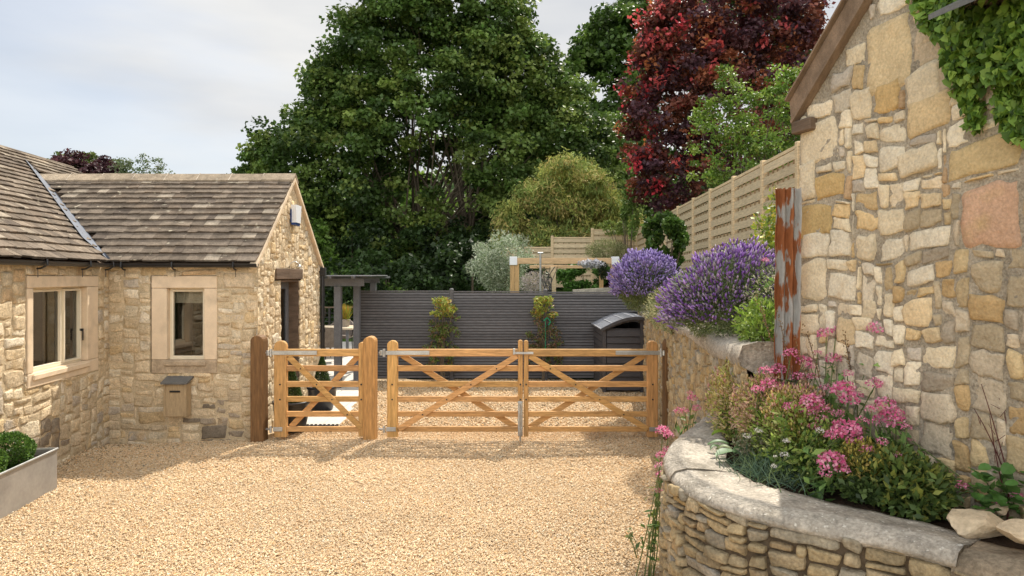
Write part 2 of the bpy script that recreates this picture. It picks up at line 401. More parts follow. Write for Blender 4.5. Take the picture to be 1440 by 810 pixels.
def rubble(parent, names, W, H, mapf, rng, cell=(.04, .035), ws=(4, 11), hs=(2, 4), holes=(), fixed=(), top=None, palette=None, pal2=None, gap=.006, depth=.018, kround=.035,
           jit=.02, mats=('stone', 'mortar'), rough=.004, backing=True, warp=.012, mh=.38, stain=0):
    """courses of uneven stones set on a mortar face. mapf(u,v,h)->xyz. holes/fixed: (u0,u1,v0,v1[,colour])"""
    cw, ch = cell
    nu, nv = int(round(W / cw)), int(round(H / ch))
    cw, ch = W / nu, H / nv
    occ = np.zeros((nv, nu), bool)
    hole = np.zeros((nv, nu), bool)
    for h in holes:
        a0, a1, b0, b1 = h[:4]
        hole[max(0, int(round(b0 / ch))):int(round(b1 / ch)), max(0, int(round(a0 / cw))):int(round(a1 / cw))] = True
    if top:
        for j in range(nv):
            for i in range(nu):
                if (j) * ch > max(top(i * cw), top((i + 1) * cw)):
                    hole[j, i] = True
    occ |= hole
    rects = []
    for f in fixed:
        a0, a1, b0, b1 = f[:4]
        i0, i1, j0, j1 = int(round(a0 / cw)), int(round(a1 / cw)), int(round(b0 / ch)), int(round(b1 / ch))
        occ[j0:j1, i0:i1] = True
        rects.append((i0, i1, j0, j1, f[4] if len(f) > 4 else None))
    for j in range(nv):
        i = 0
        while i < nu:
            if occ[j, i]:
                i += 1; continue
            run = 0
            while i + run < nu and not occ[j, i + run]: run += 1
            w = int(rng.integers(ws[0], ws[1] + 1))
            if run - w < ws[0] - 1: w = run if run <= ws[1] + 2 else run // 2
            w = min(w, run)
            h = int(rng.integers(hs[0], hs[1] + 1))
            if w > 2.2 * h and rng.random() < .5: w = max(ws[0], int(w * .6)); 
            w = min(w, run)
            hh = 1
            while hh < h and j + hh < nv and not occ[j + hh, i:i + w].any(): hh += 1
            occ[j:j + hh, i:i + w] = True
            rects.append((i, i + w, j, j + hh, None))
            i += w
    pr = np.array([-1, -.94, -.75, -.25, .25, .75, .94, 1])
    n = len(pr)
    aa, bb = np.meshgrid(pr, pr)
    aa, bb = aa.ravel(), bb.ravel()
    gf = np.array([(r * n + c, r * n + c + 1, (r + 1) * n + c + 1, (r + 1) * n + c) for r in range(n - 1) for c in range(n - 1)])
    V, F, C = [], [], []
    for (i0, i1, j0, j1, fc) in rects:
        u0, u1, v0, v1 = i0 * cw, i1 * cw, j0 * ch, j1 * ch
        g_ = gap * rng.uniform(.6, 1.5)
        sm = min(u1 - u0, v1 - v0)
        if sm < g_ * 2.2: continue
        if top and fc is None and (top((u0 + u1) / 2) < v0 + .6 * (v1 - v0) or (j1 - j0 == 1 and top((u0 + u1) / 2) < v1 + .10)): continue
        jj = min(jit, sm * .17)
        cr = np.array([[u0 + g_, v0 + g_], [u1 - g_, v0 + g_], [u1 - g_, v1 - g_], [u0 + g_, v1 - g_]]) + rng.uniform(-jj, jj, (4, 2))
        k = kround * rng.uniform(.4, 1.8)
        s_, t_ = aa * (1 - k * bb ** 2 * rng.uniform(.6, 1)), bb * (1 - k * aa ** 2)
        s_, t_ = (s_ + 1) / 2, (t_ + 1) / 2
        P = (cr[0] * ((1 - s_) * (1 - t_))[:, None] + cr[1] * (s_ * (1 - t_))[:, None] + cr[2] * (s_ * t_)[:, None] + cr[3] * ((1 - s_) * t_)[:, None])
        dd = depth * rng.uniform(.5, 1.4)
        hgt = dd * ((1 - np.abs(aa) ** 9) * (1 - np.abs(bb) ** 9)) ** .32
        hgt = hgt + rng.uniform(-.25, .25) * dd * aa * (np.abs(aa) < 1) * (np.abs(bb) < 1) + rng.uniform(-.3, .3) * dd * bb * (np.abs(aa) < 1) * (np.abs(bb) < 1)
        edge = (np.abs(aa) > .99) | (np.abs(bb) > .99)
        inner = (np.abs(aa) < .9) & (np.abs(bb) < .9)
        hgt[inner] = np.maximum(hgt[inner], .62 * dd)
        hgt[edge] = -.012
        sd = rng.uniform(0, 50)
        N3 = np.stack([P[:, 0], P[:, 1], np.zeros(len(P))], 1)
        nx, ny, nh = fnoise(N3, 17, sd), fnoise(N3, 17, sd + 9), fnoise(N3, 24, sd + 5)
        P[:, 0] += nx * min(.022, sm * .17); P[:, 1] += ny * min(.022, sm * .17)
        hgt = hgt + nh * rough * (~edge) * 2.5
        # courses wander a little
        N2 = np.stack([P[:, 0] * 1.3, P[:, 1] * 1.3, np.full(len(P), 3.3)], 1)
        P[:, 1] += fnoise(N2, 1.6) * warp * 2
        if top:
            P[:, 1] = np.minimum(P[:, 1], np.array([top(q) for q in P[:, 0]]))
        P[:, 0] = np.clip(P[:, 0], -.02, W + .02); P[:, 1] = np.clip(P[:, 1], 0, H + .02)
        base = len(V) * n * n
        V.append(mapf(P[:, 0], P[:, 1], hgt))
        F.append(gf + base)
        if fc is None:
            c = np.array(palette[rng.choice(len(palette), p=PW[:len(palette)] / PW[:len(palette)].sum())]) * rng.uniform(.84, 1.12)
            if pal2 and pal2[0](u0, v0): c = np.array(pal2[1][rng.integers(len(pal2[1]))]) * rng.uniform(.84, 1.12)
            if stain and mnoise.noise(Vector((u0 * 2.1, v0 * 3.0, 7.7))) + rng.uniform(-.15, .15) > .05 + .5 * max(0, v1 - .25) / .5: c = np.array((.33, .27, .20)) * rng.uniform(.7, 1.25)
        else:
            c = np.array(fc)
        C.append(np.tile(c, (n * n, 1)))
    V, F, C = np.concatenate(V), np.concatenate(F), np.concatenate(C)
    o = mk(names[0], V, F, M[mats[0]], parent, C, smooth=True)
    if backing:
        ui, vi = np.meshgrid(np.arange(nu + 1) * cw, np.arange(nv + 1) * ch)
        ui, vi = ui.ravel(), vi.ravel()
        if top: vi = np.minimum(vi, np.array([max(top(q), 0) for q in ui]))
        rn = rng.uniform(-.003, .004, len(ui)) + depth * mh
        Vb = mapf(ui, vi, rn)
        Fb = np.array([(j * (nu + 1) + i, j * (nu + 1) + i + 1, (j + 1) * (nu + 1) + i + 1, (j + 1) * (nu + 1) + i) for j in range(nv) for i in range(nu) if not hole[j, i]])
        mk(names[1], Vb, Fb, M[mats[1]], o if names[1] == 'mortar' else parent, None, smooth=True)
    return o

PW = np.array([5, 4, 3, 3, 2, 1.2, 1, .8, .6])
COT = [(.76, .61, .41), (.73, .58, .38), (.80, .68, .49), (.70, .56, .38), (.73, .55, .32), (.62, .52, .39), (.82, .71, .54), (.56, .48, .38), (.62, .45, .27)]
BARN = [(.88, .76, .56), (.86, .72, .50), (.90, .80, .62), (.84, .70, .50), (.80, .62, .38), (.72, .62, .47), (.74, .54, .29), (.60, .52, .42), (.56, .38, .22)]
OLD = [(.52, .40, .23), (.47, .37, .23), (.55, .43, .26), (.43, .37, .27), (.52, .37, .18), (.38, .33, .25), (.58, .49, .35), (.42, .31, .18), (.36, .32, .26)]

def plane_map(origin, u, n):
    o, u, n = np.array(origin, float), nrm(u), nrm(n)
    def f(a, b, h):
        a, b, h = np.asarray(a, float), np.asarray(b, float), np.asarray(h, float)
        return o + a[:, None] * u + b[:, None] * np.array([0, 0, 1.0]) + h[:, None] * n
    return f

# ------------------------------------------------------------------ foliage
def leafV(P, ax, nrmv, ln, wd, fold=.25):
    """leaf blades: base, left, tip, right"""
    ax, nv = nrm(ax), nrm(nrmv)
    sd = nrm(np.cross(ax, nv))
    up = np.cross(sd, ax)
    ln, wd = np.broadcast_to(ln, len(P))[:, None], np.broadcast_to(wd, len(P))[:, None]
    b = P - ax * ln * .5
    t = P + ax * ln * .5
    m = P - ax * ln * .05
    l_ = m + sd * wd * .5 + up * wd * fold * .5
    r_ = m - sd * wd * .5 + up * wd * fold * .5
    V = np.stack([b, l_, t, r_], 1).reshape(-1, 3)
    k = np.arange(len(P))[:, None] * 4
    F = np.concatenate([k + np.array([0, 1, 2]), k + np.array([0, 2, 3])], 1).reshape(-1, 3)
    return V, F

def sph(rng, n):
    return nrm(rng.normal(size=(n, 3)))

def clumps_in(rng, ells, n, shell=.55, zmin=None):
    """clump centres spread over a union of ellipsoids (cx,cy,cz,rx,ry,rz), denser near the surface"""
    E = np.array(ells, float)
    w = (E[:, 3] * E[:, 4] + E[:, 4] * E[:, 5] + E[:, 3] * E[:, 5]); w /= w.sum()
    out_, dirs = [], []
    while len(out_) < n:
        e = E[rng.choice(len(E), p=w)]
        d = sph(rng, 1)[0]
        r = shell + (1 - shell) * rng.random() ** .6
        if rng.random() < .08: r *= rng.uniform(1.0, 1.13)
        p = e[:3] + d * e[3:] * r
        if zmin is not None and p[2] < zmin: continue
        ins = False
        for e2 in E:
            if e2 is not e and (((p - e2[:3]) / e2[3:]) ** 2).sum() < .45: ins = True; break
        if ins and rng.random() < .8: continue
        out_.append(p); dirs.append(d)
    return np.array(out_), np.array(dirs)

def crown_arrays(rng, cl, dirs, per, cr, leaf, pal, aspect=.7, droop=.3, flat=.6, upn=.8, varc=.25, varl=.18, lw=None):
    """leaves round clump centres. pal: list of colours; returns V,F,C"""
    P, A_, N_, C_ = [], [], [], []
    pal = np.array(pal)
    for c, d in zip(cl, dirs):
        n = int(per * rng.uniform(.6, 1.3))
        R_ = cr * rng.uniform(.6, 1.25)
        q = sph(rng, n) * (rng.random((n, 1)) ** .45) * R_ * np.array([1, 1, flat])
        P.append(c + q)
        a = nrm(q) + rng.normal(size=(n, 3)) * .8; a[:, 2] -= droop
        A_.append(a)
        nv = rng.normal(size=(n, 3)) * .55 + d * .35; nv[:, 2] += upn
        N_.append(nv)
        base = pal[rng.choice(len(pal))] * rng.uniform(1 - varc, 1 + varc)
        C_.append(base * rng.uniform(1 - varl, 1 + varl, (n, 1)) * (1 + rng.normal(size=(n, 3)) * .04))
    P, A_, N_, C_ = map(np.concatenate, (P, A_, N_, C_))
    n = len(P)
    ln = leaf * rng.uniform(.65, 1.25, n)
    V, F = leafV(P, A_, N_, ln, ln * aspect)
    return V, F, np.repeat(np.clip(C_, .003, 1), 4, 0)

def join(*arr):
    Vs, Fs, Cs, k = [], [], [], 0
    for V, F, C in arr:
        Vs.append(V); Fs.append(F + k); Cs.append(C); k += len(V)
    return np.concatenate(Vs), np.concatenate(Fs), np.concatenate(Cs)

def limbs(rng, base, cl, r0, n_main, fork_z, n_sub=0, spread=.25, leanr=1.0, trunks=1):
    """tapered trunk with main limbs to chosen clumps"""
    b = MB()
    base = np.array(base, float)
    for tnum in range(trunks):
        off = np.array([rng.uniform(-1, 1), rng.uniform(-1, 1), 0]) * (0 if trunks == 1 else spread)
        st = base + off
        fk = st + np.array([off[0] * 1.6, off[1] * 1.2, fork_z])
        r = r0 * (1 if trunks == 1 else rng.uniform(.45, .7))
        b.tube([st - np.array([0, 0, .3]), st + (fk - st) * .1 , st + (fk - st) * .5 + rng.normal(size=3) * .06, fk], [r * 1.35, r * 1.05, r * .85, r * .7], 9)
        idx = rng.choice(len(cl), min(n_main, len(cl)), replace=False)
        for i in idx:
            t = cl[i]
            mid = fk * .5 + t * .5 + np.array([0, 0, -.05 * np.linalg.norm(t - fk)]) + rng.normal(size=3) * .15
            rr = r * rng.uniform(.3, .55)
            pts = [fk - np.array([0, 0, fork_z * .15 * rng.random()]), fk * .75 + mid * .25 + rng.normal(size=3) * .05, mid, mid * .5 + t * .5 + rng.normal(size=3) * .1, t]
            b.tube(pts, [rr, rr * .85, rr * .6, rr * .35, rr * .12], 6)
            for s_ in range(n_sub):
                j = rng.integers(1, 4)
                near = cl[np.argsort(((cl - pts[j]) ** 2).sum(1))[rng.integers(1, 14)]]
                b.tube([pts[j], (pts[j] + near) / 2 + rng.normal(size=3) * .1, near], [rr * .3, rr * .2, rr * .06], 5)
    return b

def tree(name, label, base, ells, ncl, per, cr, leaf, pal, seed, trunk_r=.25, fork=2, n_main=14, n_sub=2, group=None, cat='tree', shell=.5, trunks=1, spread=.3, leafmat='leaf',
         extra=None, window=False, **kw):
    rng = np.random.default_rng(seed)
    t = thing(name, label, cat, base, group)
    cl, dirs = clumps_in(rng, ells, ncl, shell)
    if window:          # the crown is open towards its middle where the limbs fork
        k = ((cl[:, 0] - base[0] + .6) / 2.6) ** 2 + ((cl[:, 2] - 6.2) / 2.6) ** 2
        keep = (k > 1) | (rng.random(len(cl)) < .5)
        cl, dirs = cl[keep], dirs[keep]
    V, F, C = crown_arrays(rng, cl, dirs, per, cr, leaf, pal, **kw)
    if extra: V, F, C = join((V, F, C), *extra(rng, cl, dirs))
    mk('crown', V, F, M[leafmat], t, C)
    limbs(rng, base, cl, trunk_r, n_main, fork, n_sub, trunks=trunks, spread=spread).make('trunk', M['bark'], t, smooth=True)
    return t
# ================================================================== GROUND, BANK, HILL
rng = np.random.default_rng(11)
def gz(x, y):
    """gravel level: faint wheel ridges, a dip in the cottage corner"""
    z = .020 * np.sin(y * 4.1 + .6 * np.sin(x * 1.3)) * np.exp(-((y - 7.9) / 1.2) ** 2)
    z = z + .010 * np.sin(x * 1.7 + y * .6) - .07 * np.exp(-((x + 5.1) / .9) ** 2 - ((y - 8.7) / .9) ** 2)
    return z
def sheet(name, xs, ys, zf, m, kind='structure'):
    X, Y = np.meshgrid(xs, ys)
    Z = zf(X, Y)
    V = np.stack([X, Y, Z], -1).reshape(-1, 3)
    nx, ny = len(xs), len(ys)
    i = np.arange(nx - 1)[None, :] + np.arange(ny - 1)[:, None] * nx
    F = np.stack([i, i + 1, i + nx + 1, i + nx], -1).reshape(-1, 4)
    o = mk(name, V, F, m, smooth=True)
    return tag(o, kind=kind)

# a base sheet that runs to the horizon
o = sheet('ground', np.linspace(-900, 900, 61), np.linspace(-100, 1500, 61), lambda X, Y: X * 0 - .16, M['grass'])
gm_ = mat('gravel bed', (.70, .53, .34), n_scale=40, n_amt=.3, n2_scale=140, n2_amt=.3, bump=1, bump_scale=110, bump_dist=.015, rough=.9, spec=.1)
sheet('gravel_yard', np.arange(-5.3, 3.0, .08), np.concatenate([np.arange(-8, 1.5, .5), np.arange(1.5, 13.7, .08)]), lambda X, Y: gz(X, Y) - .008, gm_)

# loose gravel
def pebbles(n, xr, yr, s0, s1, keep):
    x = rng.uniform(*xr, n); y = rng.uniform(*yr, n)
    k = keep(x, y); x, y = x[k], y[k]; n = len(x)
    s = rng.uniform(s0, s1, n) * rng.choice([1, 1, 1, 1.6], n)
    u = np.array([[1, 0, 0], [-.9, .15, 0], [0, 1, .1], [.1, -1, 0], [0, .1, .75], [.1, 0, -.7]])
    an = rng.uniform(0, 6.283, n)
    sc3 = np.stack([s * rng.uniform(.8, 1.5, n), s * rng.uniform(.6, 1, n), s * rng.uniform(.4, .85, n)], 1)
    P = (u[None] + rng.uniform(-.22, .22, (n, 6, 3))) * sc3[:, None]
    tilt = rng.uniform(-.6, .6, n)
    P[..., 2] += P[..., 0] * tilt[:, None]
    c, s_ = np.cos(an)[:, None], np.sin(an)[:, None]
    Q = np.stack([P[..., 0] * c - P[..., 1] * s_, P[..., 0] * s_ + P[..., 1] * c, P[..., 2]], -1)
    Q += np.stack([x, y, gz(x, y) + s * .35 * rng.uniform(.2, 1.4, n)], 1)[:, None]
    f = np.array([[0, 2, 4], [2, 1, 4], [1, 3, 4], [3, 0, 4], [2, 0, 5], [1, 2, 5], [3, 1, 5], [0, 3, 5]])
    F = (np.arange(n)[:, None, None] * 6 + f[None]).reshape(-1, 3)
    pal = np.array([(.80, .59, .37), (.82, .64, .42), (.77, .56, .34), (.84, .70, .50), (.74, .48, .24), (.66, .49, .31), (.85, .75, .58), (.36, .25, .15)])
    pw = np.array([5, 5, 4, 4, 1.6, 1, 1.6, .35]); pw /= pw.sum()
    C = pal[rng.choice(len(pal), n, p=pw)] * rng.uniform(.86, 1.05, (n, 1)) * np.array([.98, .955, .92])
    return Q.reshape(-1, 3), F, np.repeat(np.clip(C, 0, .9), 6, 0)
def near_keep(x, y):
    return (np.abs(x) < .80 * y + .2) & (x > -5.1 + .1 * (8.66 - y)) & (x < 1.12 + .11 * np.maximum(y, 4.9) + .05 * y)
a1 = pebbles(150000, (-5.1, 2.3), (4.3, 6.6), .0042, .0085, near_keep)
a2 = pebbles(110000, (-5.2, 2.3), (6.6, 9.2), .005, .0095, lambda x, y: near_keep(x, y) & ((y < 8.6) | (x > -3.1)))
a3 = pebbles(50000, (-2.9, 2.5), (9.2, 13.4), .008, .014, lambda x, y: (x < 1.02 + .11 * y) & (x > -2.34 - .107 * (y - 9.3)))
a4 = pebbles(16000, (-4.4, 1.2), (2.5, 4.3), .010, .02, lambda x, y: x < .9)
V, F, C = join(a1, a2, a3, a4)
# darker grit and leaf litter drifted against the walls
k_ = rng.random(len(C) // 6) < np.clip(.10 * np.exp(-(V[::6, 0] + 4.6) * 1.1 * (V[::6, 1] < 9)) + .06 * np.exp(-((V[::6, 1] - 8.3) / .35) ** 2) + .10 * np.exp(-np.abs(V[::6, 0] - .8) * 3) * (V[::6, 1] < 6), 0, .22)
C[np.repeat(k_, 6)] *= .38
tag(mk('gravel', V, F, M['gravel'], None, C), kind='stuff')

# planted bank behind the retaining wall and the ground of the upper garden
def bank(X, Y):
    wl = 1.02 + .11 * np.clip(Y, 0, 13.5)
    t = np.clip((X - wl) / 2.4, 0, 1)
    return 1.36 + .62 * t + .02 * np.sin(X * 5 + Y * 3)
xs = np.linspace(0, 1, 30); ys = np.linspace(4.0, 27, 60)
Vb = []
for y in ys:
    wl = 1.02 + .11 * min(y, 13.5) + .12
    x0 = max(wl, 2.55) if y < 4.9 else wl
    for s_ in xs:
        x = x0 + s_ * s_ * (30 - x0)
        Vb.append((x, y, float(bank(np.array(x), np.array(y)))))
Fb = np.array([(j * 30 + i, j * 30 + i + 1, (j + 1) * 30 + i + 1, (j + 1) * 30 + i) for j in range(59) for i in range(29)])
tag(mk('garden_bank', Vb, Fb, M['soil'], smooth=True), kind='structure')
def upg(X, Y):
    t = np.clip((X + 2.2) / 1.6, 0, 1); t = t * t * (3 - 2 * t)
    far = np.clip((Y - 24) / 60, 0, 1)
    return (1.28 * t + .02) * 1.0 + far * 2.2 * (X < 60) + .05 * np.sin(X * .9) * t
sheet('upper_garden', np.linspace(-60, 2.6, 90), np.concatenate([np.linspace(13.75, 27, 40), np.linspace(28, 120, 30)]),
      lambda X, Y: np.where((X < -1.9) & (Y < 24), -.03, upg(X, Y)), M['grass'])
sheet('upper_meadow', np.linspace(2.4, 90, 40), np.linspace(26.9, 120, 30), lambda X, Y: upg(X, Y) + .7, M['grass'])
# wooded valley side far off
def hillz(X, Y):
    r = np.clip((Y - 70) / 110, 0, 1)
    return -1 + r * (24 + 5 * np.sin(X * .018 + 1.0) + 2.0 * np.sin(X * .06))* np.clip(1.08 + X * .0005, .8, 1.3)
sheet('hill', np.linspace(-260, 260, 70), np.linspace(70, 185, 30), hillz, M['grass'])
rg2 = np.random.default_rng(5)
pts = []
while len(pts) < 620:
    y = rg2.uniform(95, 184); x = rg2.uniform(-.78 * y, .7 * y)
    pts.append((x, y, float(hillz(np.array(x), np.array(y))) + rg2.uniform(.5, 2.6)))
pts = np.array(pts)
V, F, C = crown_arrays(rg2, pts, np.tile((0, -.3, 1.), (len(pts), 1)), 110, 4.2, 1.5, [(.06, .11, .03), (.08, .13, .035), (.045, .085, .03), (.10, .14, .04)], flat=.8)
tag(mk('far_woodland', V, F, M['leaf'], None, C), 'distant mixed woodland covering the far hillside', 'woodland', kind='stuff')

# paving beside the cottage
b = MB()
yy = 9.3
r3 = np.random.default_rng(3)
while yy < 21:
    ln = .62
    xr_ = -2.36 - .107 * (min(yy, 13.2) - 9.3) if yy < 13.3 else 0
    x = -3.22 if yy < 11.4 else -8.6
    xe = xr_ if yy < 13.3 else -2.1
    while x < xe - .03:
        w = min(.62, xe - x)
        b.box(x + .004, x + w - .004, yy + .004, yy + ln - .004, -.06, .022 + r3.uniform(-.002, .002), tuple(np.array([1, 1, 1]) * r3.uniform(.9, 1.05)), bev=.004)
        x += w
    yy += ln
tag(b.make('paving', M['paving']), kind='structure')
# slatted drain grating in the path
gt_ = thing('drain_grating', 'slatted dark metal grating let into the pale paving', 'grating', (-2.62, 9.15, .02))
b = MB()
for k in range(9):
    b.box(-2.86 + k * .058, -2.83 + k * .058, 8.95, 9.32, .0, .03)
b.make('bars', M['gutter'], gt_)

# ================================================================== COTTAGE
cot = thing('stone_cottage', 'low honey limestone cottage with stone tiled roofs and cream windows', 'cottage', (-5.0, 8.7, 0))
EZ = 2.20                                      # wall head
APY, APZ, BKY, WX = 10.08, 3.44, 11.5, -3.25
MU = nrm((.1034, -.9946, 0)); MN = nrm((.9946, .1034, 0)); M0 = np.array([-5.12, 8.66, 0])
rng = np.random.default_rng(21)

# window surrounds / openings
WIN_W = (-4.37, -3.90, .985, 1.895)            # wing opening x0 x1 z0 z1
WIN_M = (.555, 1.635, 1.045, 1.925)            # main wall opening s0 s1 z0 z1
Z0 = -.15
wf = plane_map((-5.14, 8.66, Z0), (1, 0, 0), (0, -1, 0))
front = rubble(cot, ('front_wall', 'mortar'), 1.92, EZ - Z0, wf, rng, cell=(.035, .036), ws=(5, 12), hs=(2, 4), palette=COT, stain=1,
               holes=[(-4.57 + 5.14, -3.73 + 5.14, .81 - Z0, 2.05 - Z0)], fixed=[(1.45, 1.90, 1.86 - Z0, 2.09 - Z0, (.72, .58, .40))])
wm = plane_map(M0 + (0, 0, Z0), MU, MN)
mainw = rubble(cot, ('side_wall', 'mortar'), 5.6, EZ - Z0, wm, rng, cell=(.035, .036), ws=(4, 11), hs=(2, 5), palette=COT, stain=1,
               holes=[(.295, 1.74, .90 - Z0, 2.05 - Z0)])
gtop = lambda u: min((EZ - .02 + (u + .02) * (APZ - EZ) / (APY - 8.66)), (EZ - .02 + (BKY - 8.66 - u + .02) * (APZ - EZ) / (BKY - APY))) - Z0
wg = plane_map((WX, 8.64, Z0), (0, 1, 0), (1, 0, 0))
DOOR = (9.56, 10.42, 2.0)
gab = rubble(cot, ('gable_wall', 'mortar'), BKY - 8.64, APZ - Z0, wg, rng, cell=(.03, .034), ws=(4, 9), hs=(2, 5), palette=[tuple(np.array(c) * 1.08) for c in COT[:5]] + [COT[6]],
             holes=[(DOOR[0] - 8.64, DOOR[1] - 8.64, 0, DOOR[2] - Z0), (9.34 - 8.64, 10.50 - 8.64, 2.0 - Z0, 2.16 - Z0)], top=gtop, depth=.016, mh=.42, rough=.005)
# remaining enclosing walls (plain render on the far sides)
b = MB()
b.box(-9.2, -3.27, 11.42, 11.50, -.15, EZ)
b.hexa([(-4.56, 3.05, -.15), (-9.4, 3.05, -.15), (-9.4, 3.13, -.15), (-4.56, 3.13, -.15), (-4.56, 3.05, EZ), (-9.4, 3.05, EZ), (-9.4, 3.13, EZ), (-4.56, 3.13, EZ)])
b.box(-9.5, -9.4, 3.05, 14.5, -.15, EZ)
b.make('rear_wall', M['mortar'], cot)
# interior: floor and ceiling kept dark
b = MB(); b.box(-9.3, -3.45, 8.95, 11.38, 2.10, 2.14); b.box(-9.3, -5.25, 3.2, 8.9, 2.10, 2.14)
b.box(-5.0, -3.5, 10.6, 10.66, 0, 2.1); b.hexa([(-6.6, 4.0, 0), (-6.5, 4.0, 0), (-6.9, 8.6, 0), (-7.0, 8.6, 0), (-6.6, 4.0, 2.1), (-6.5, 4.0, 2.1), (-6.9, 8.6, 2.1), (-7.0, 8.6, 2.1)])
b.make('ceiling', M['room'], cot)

M['stained_sill'] = mat('stained sill stone', (.50, .39, .27), n_scale=9, n_amt=.35, n2_amt=.2, bump=.5, rough=.9, spec=.15)
def stone_window(mapf, s0, s1, z0, z1, S0, S1, Zs0, Zs1, lights, blind=None, curtain=False, open_first=False, flip=True):
    """dressed surround + timber frame. mapf(u,z,depth)->point, depth + outwards"""
    def bx(bb, a0, a1, b0, b1, d0, d1, c=(1, 1, 1), bev=.006):
        pc = mapf((a0 + a1) / 2, (b0 + b1) / 2, (d0 + d1) / 2)
        uu = nrm(mapf(1, 0, 0) - mapf(0, 0, 0)); nn = nrm(mapf(0, 0, 1) - mapf(0, 0, 0))
        bb.bbox(pc, uu, nn, np.array([0, 0, 1.0]), (a1 - a0) / 2, (d1 - d0) / 2, (b1 - b0) / 2, bev, c)
    w = MB()
    win = mk_win
    bx(w, S0, S1, z1, Zs1, -.14, .022)                                   # head
    bx(w, S0, s0, z0 + .004, z1 - .004, -.14, .020)
    bx(w, s1, S1, z0 + .004, z1 - .004, -.14, .020)
    par = w.make('stone_surround', M['ashlar'], win)
    w = MB()
    bx(w, S0, S1, Zs0, z0, -.14, .024)
    bx(w, s0 - .03, s1 + .03, z0 - .075, z0 - .012, .02, .045, bev=.01)
    w.make('sill', M['ashlar'] if curtain else M['stained_sill'], win)
    f = MB()
    t = .024
    D0, D1 = -.12, -.06
    bx(f, s0, s1, z1 - t, z1, D0, D1, bev=.004); bx(f, s0, s1, z0, z0 + t, D0, D1 + .012, bev=.004)
    bx(f, s0, s0 + t, z0 + t, z1 - t, D0, D1, bev=.004); bx(f, s1 - t, s1, z0 + t, z1 - t, D0, D1, bev=.004)
    for k in range(1, len(lights)):
        bx(f, lights[k] - t / 2, lights[k] + t / 2, z0 + t, z1 - t, D0, D1, bev=.004)
    fo = f.make('frame', M['cream'], win)
    L_ = lights + [s1]
    for k in range(len(lights)):
        a0 = (s0 if k == 0 else lights[k] - t / 2) + t * (1 if k == 0 else 1); a1 = (L_[k + 1] - (t if k == len(lights) - 1 else t / 2))
        c0, c1 = z0 + t, z1 - t
        cs = MB(); q = .022
        lo = mapf((a0 + a1) / 2, (c0 + c1) / 2, -.085)
        for (p0, p1, r0_, r1_) in ((a0, a1, c1 - q, c1), (a0, a1, c0, c0 + q), (a0, a0 + q, c0 + q, c1 - q), (a1 - q, a1, c0 + q, c1 - q)):
            bx(cs, p0, p1, r0_, r1_, -.10, -.05 if not (open_first and k == 0) else -.035, bev=.003)
        co = cs.make('casement', M['cream'], win)
        gl = MB(); gl.add([mapf(a0 + q - .004, c0 + q - .004, -.08), mapf(a1 - q + .004, c0 + q - .004, -.08), mapf(a1 - q + .004, c1 - q + .004, -.08), mapf(a0 + q - .004, c1 - q + .004, -.08)], [(0, 1, 2, 3) if flip else (3, 2, 1, 0)])
        gl.make('pane', M['glass'], co)
        if k == 0 and len(lights) > 1:
            h = MB(); bx(h, a0 + .004, a0 + .022, c0 + .33, c0 + .36, -.05, -.01, bev=.002); bx(h, a0 + .006, a0 + .018, c0 + .22, c0 + .36, -.02, -.008, bev=.002)
            h.make('latch', M['gutter'], co)
    if blind:
        bl = MB(); bx(bl, s0 + .01, s1 - .01, blind, z1, -.165, -.155, bev=.001); bl.make('roller_blind', M['blind'], win)
    if curtain:
        bl = MB()
        uu = nrm(mapf(1, 0, 0) - mapf(0, 0, 0))
        for k in range(9):
            a = s0 + .24 + k * .022
            bl.tube([mapf(a, z0 + .02, -.24), mapf(a, z1, -.24)], .013, 8)
        bl.make('curtain', M['curtain'], win)

def map_w(u, z, d): return np.array([u, 8.66 - d, z])
def map_m(u, z, d): return M0 + MU * u + MN * d + np.array([0, 0, z])
# windows are parts of the cottage (their frames, panes and sills are sub-parts)
def part_empty(name, loc, label=None):
    o = bpy.data.objects.new(name, None); o.empty_display_size = .1; COL.objects.link(o)
    o.parent = cot; o.location = tuple(np.array(loc, float) - WO[cot.name]); WO[o.name] = np.array(loc, float)
    if label: o['label'] = label
    return o
mk_win = part_empty('window', (-4.13, 8.66, 1.0))
stone_window(map_w, *WIN_W, -4.566, -3.736, .815, 2.05, [WIN_W[0]], blind=1.70)
mk_win = part_empty('window', (-4.95, 7.6, 1.0))
stone_window(map_m, *WIN_M, .30, 1.735, .90, 2.05, [WIN_M[0], WIN_M[0] + .41], curtain=True, open_first=True, flip=False)

# dark boxes added behind the two windows so the rooms look unlit
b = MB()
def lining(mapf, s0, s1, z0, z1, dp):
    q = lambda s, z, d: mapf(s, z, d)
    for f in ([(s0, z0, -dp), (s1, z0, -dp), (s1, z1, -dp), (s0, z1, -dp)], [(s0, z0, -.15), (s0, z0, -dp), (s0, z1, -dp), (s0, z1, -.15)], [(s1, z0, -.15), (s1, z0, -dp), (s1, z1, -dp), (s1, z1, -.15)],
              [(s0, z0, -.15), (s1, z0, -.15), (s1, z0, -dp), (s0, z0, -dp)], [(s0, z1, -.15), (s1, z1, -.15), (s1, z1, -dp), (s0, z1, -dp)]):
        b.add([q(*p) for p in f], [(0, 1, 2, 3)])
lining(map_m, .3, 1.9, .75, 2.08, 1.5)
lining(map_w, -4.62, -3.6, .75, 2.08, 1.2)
b.make('dark_room_box', M['room'], cot)

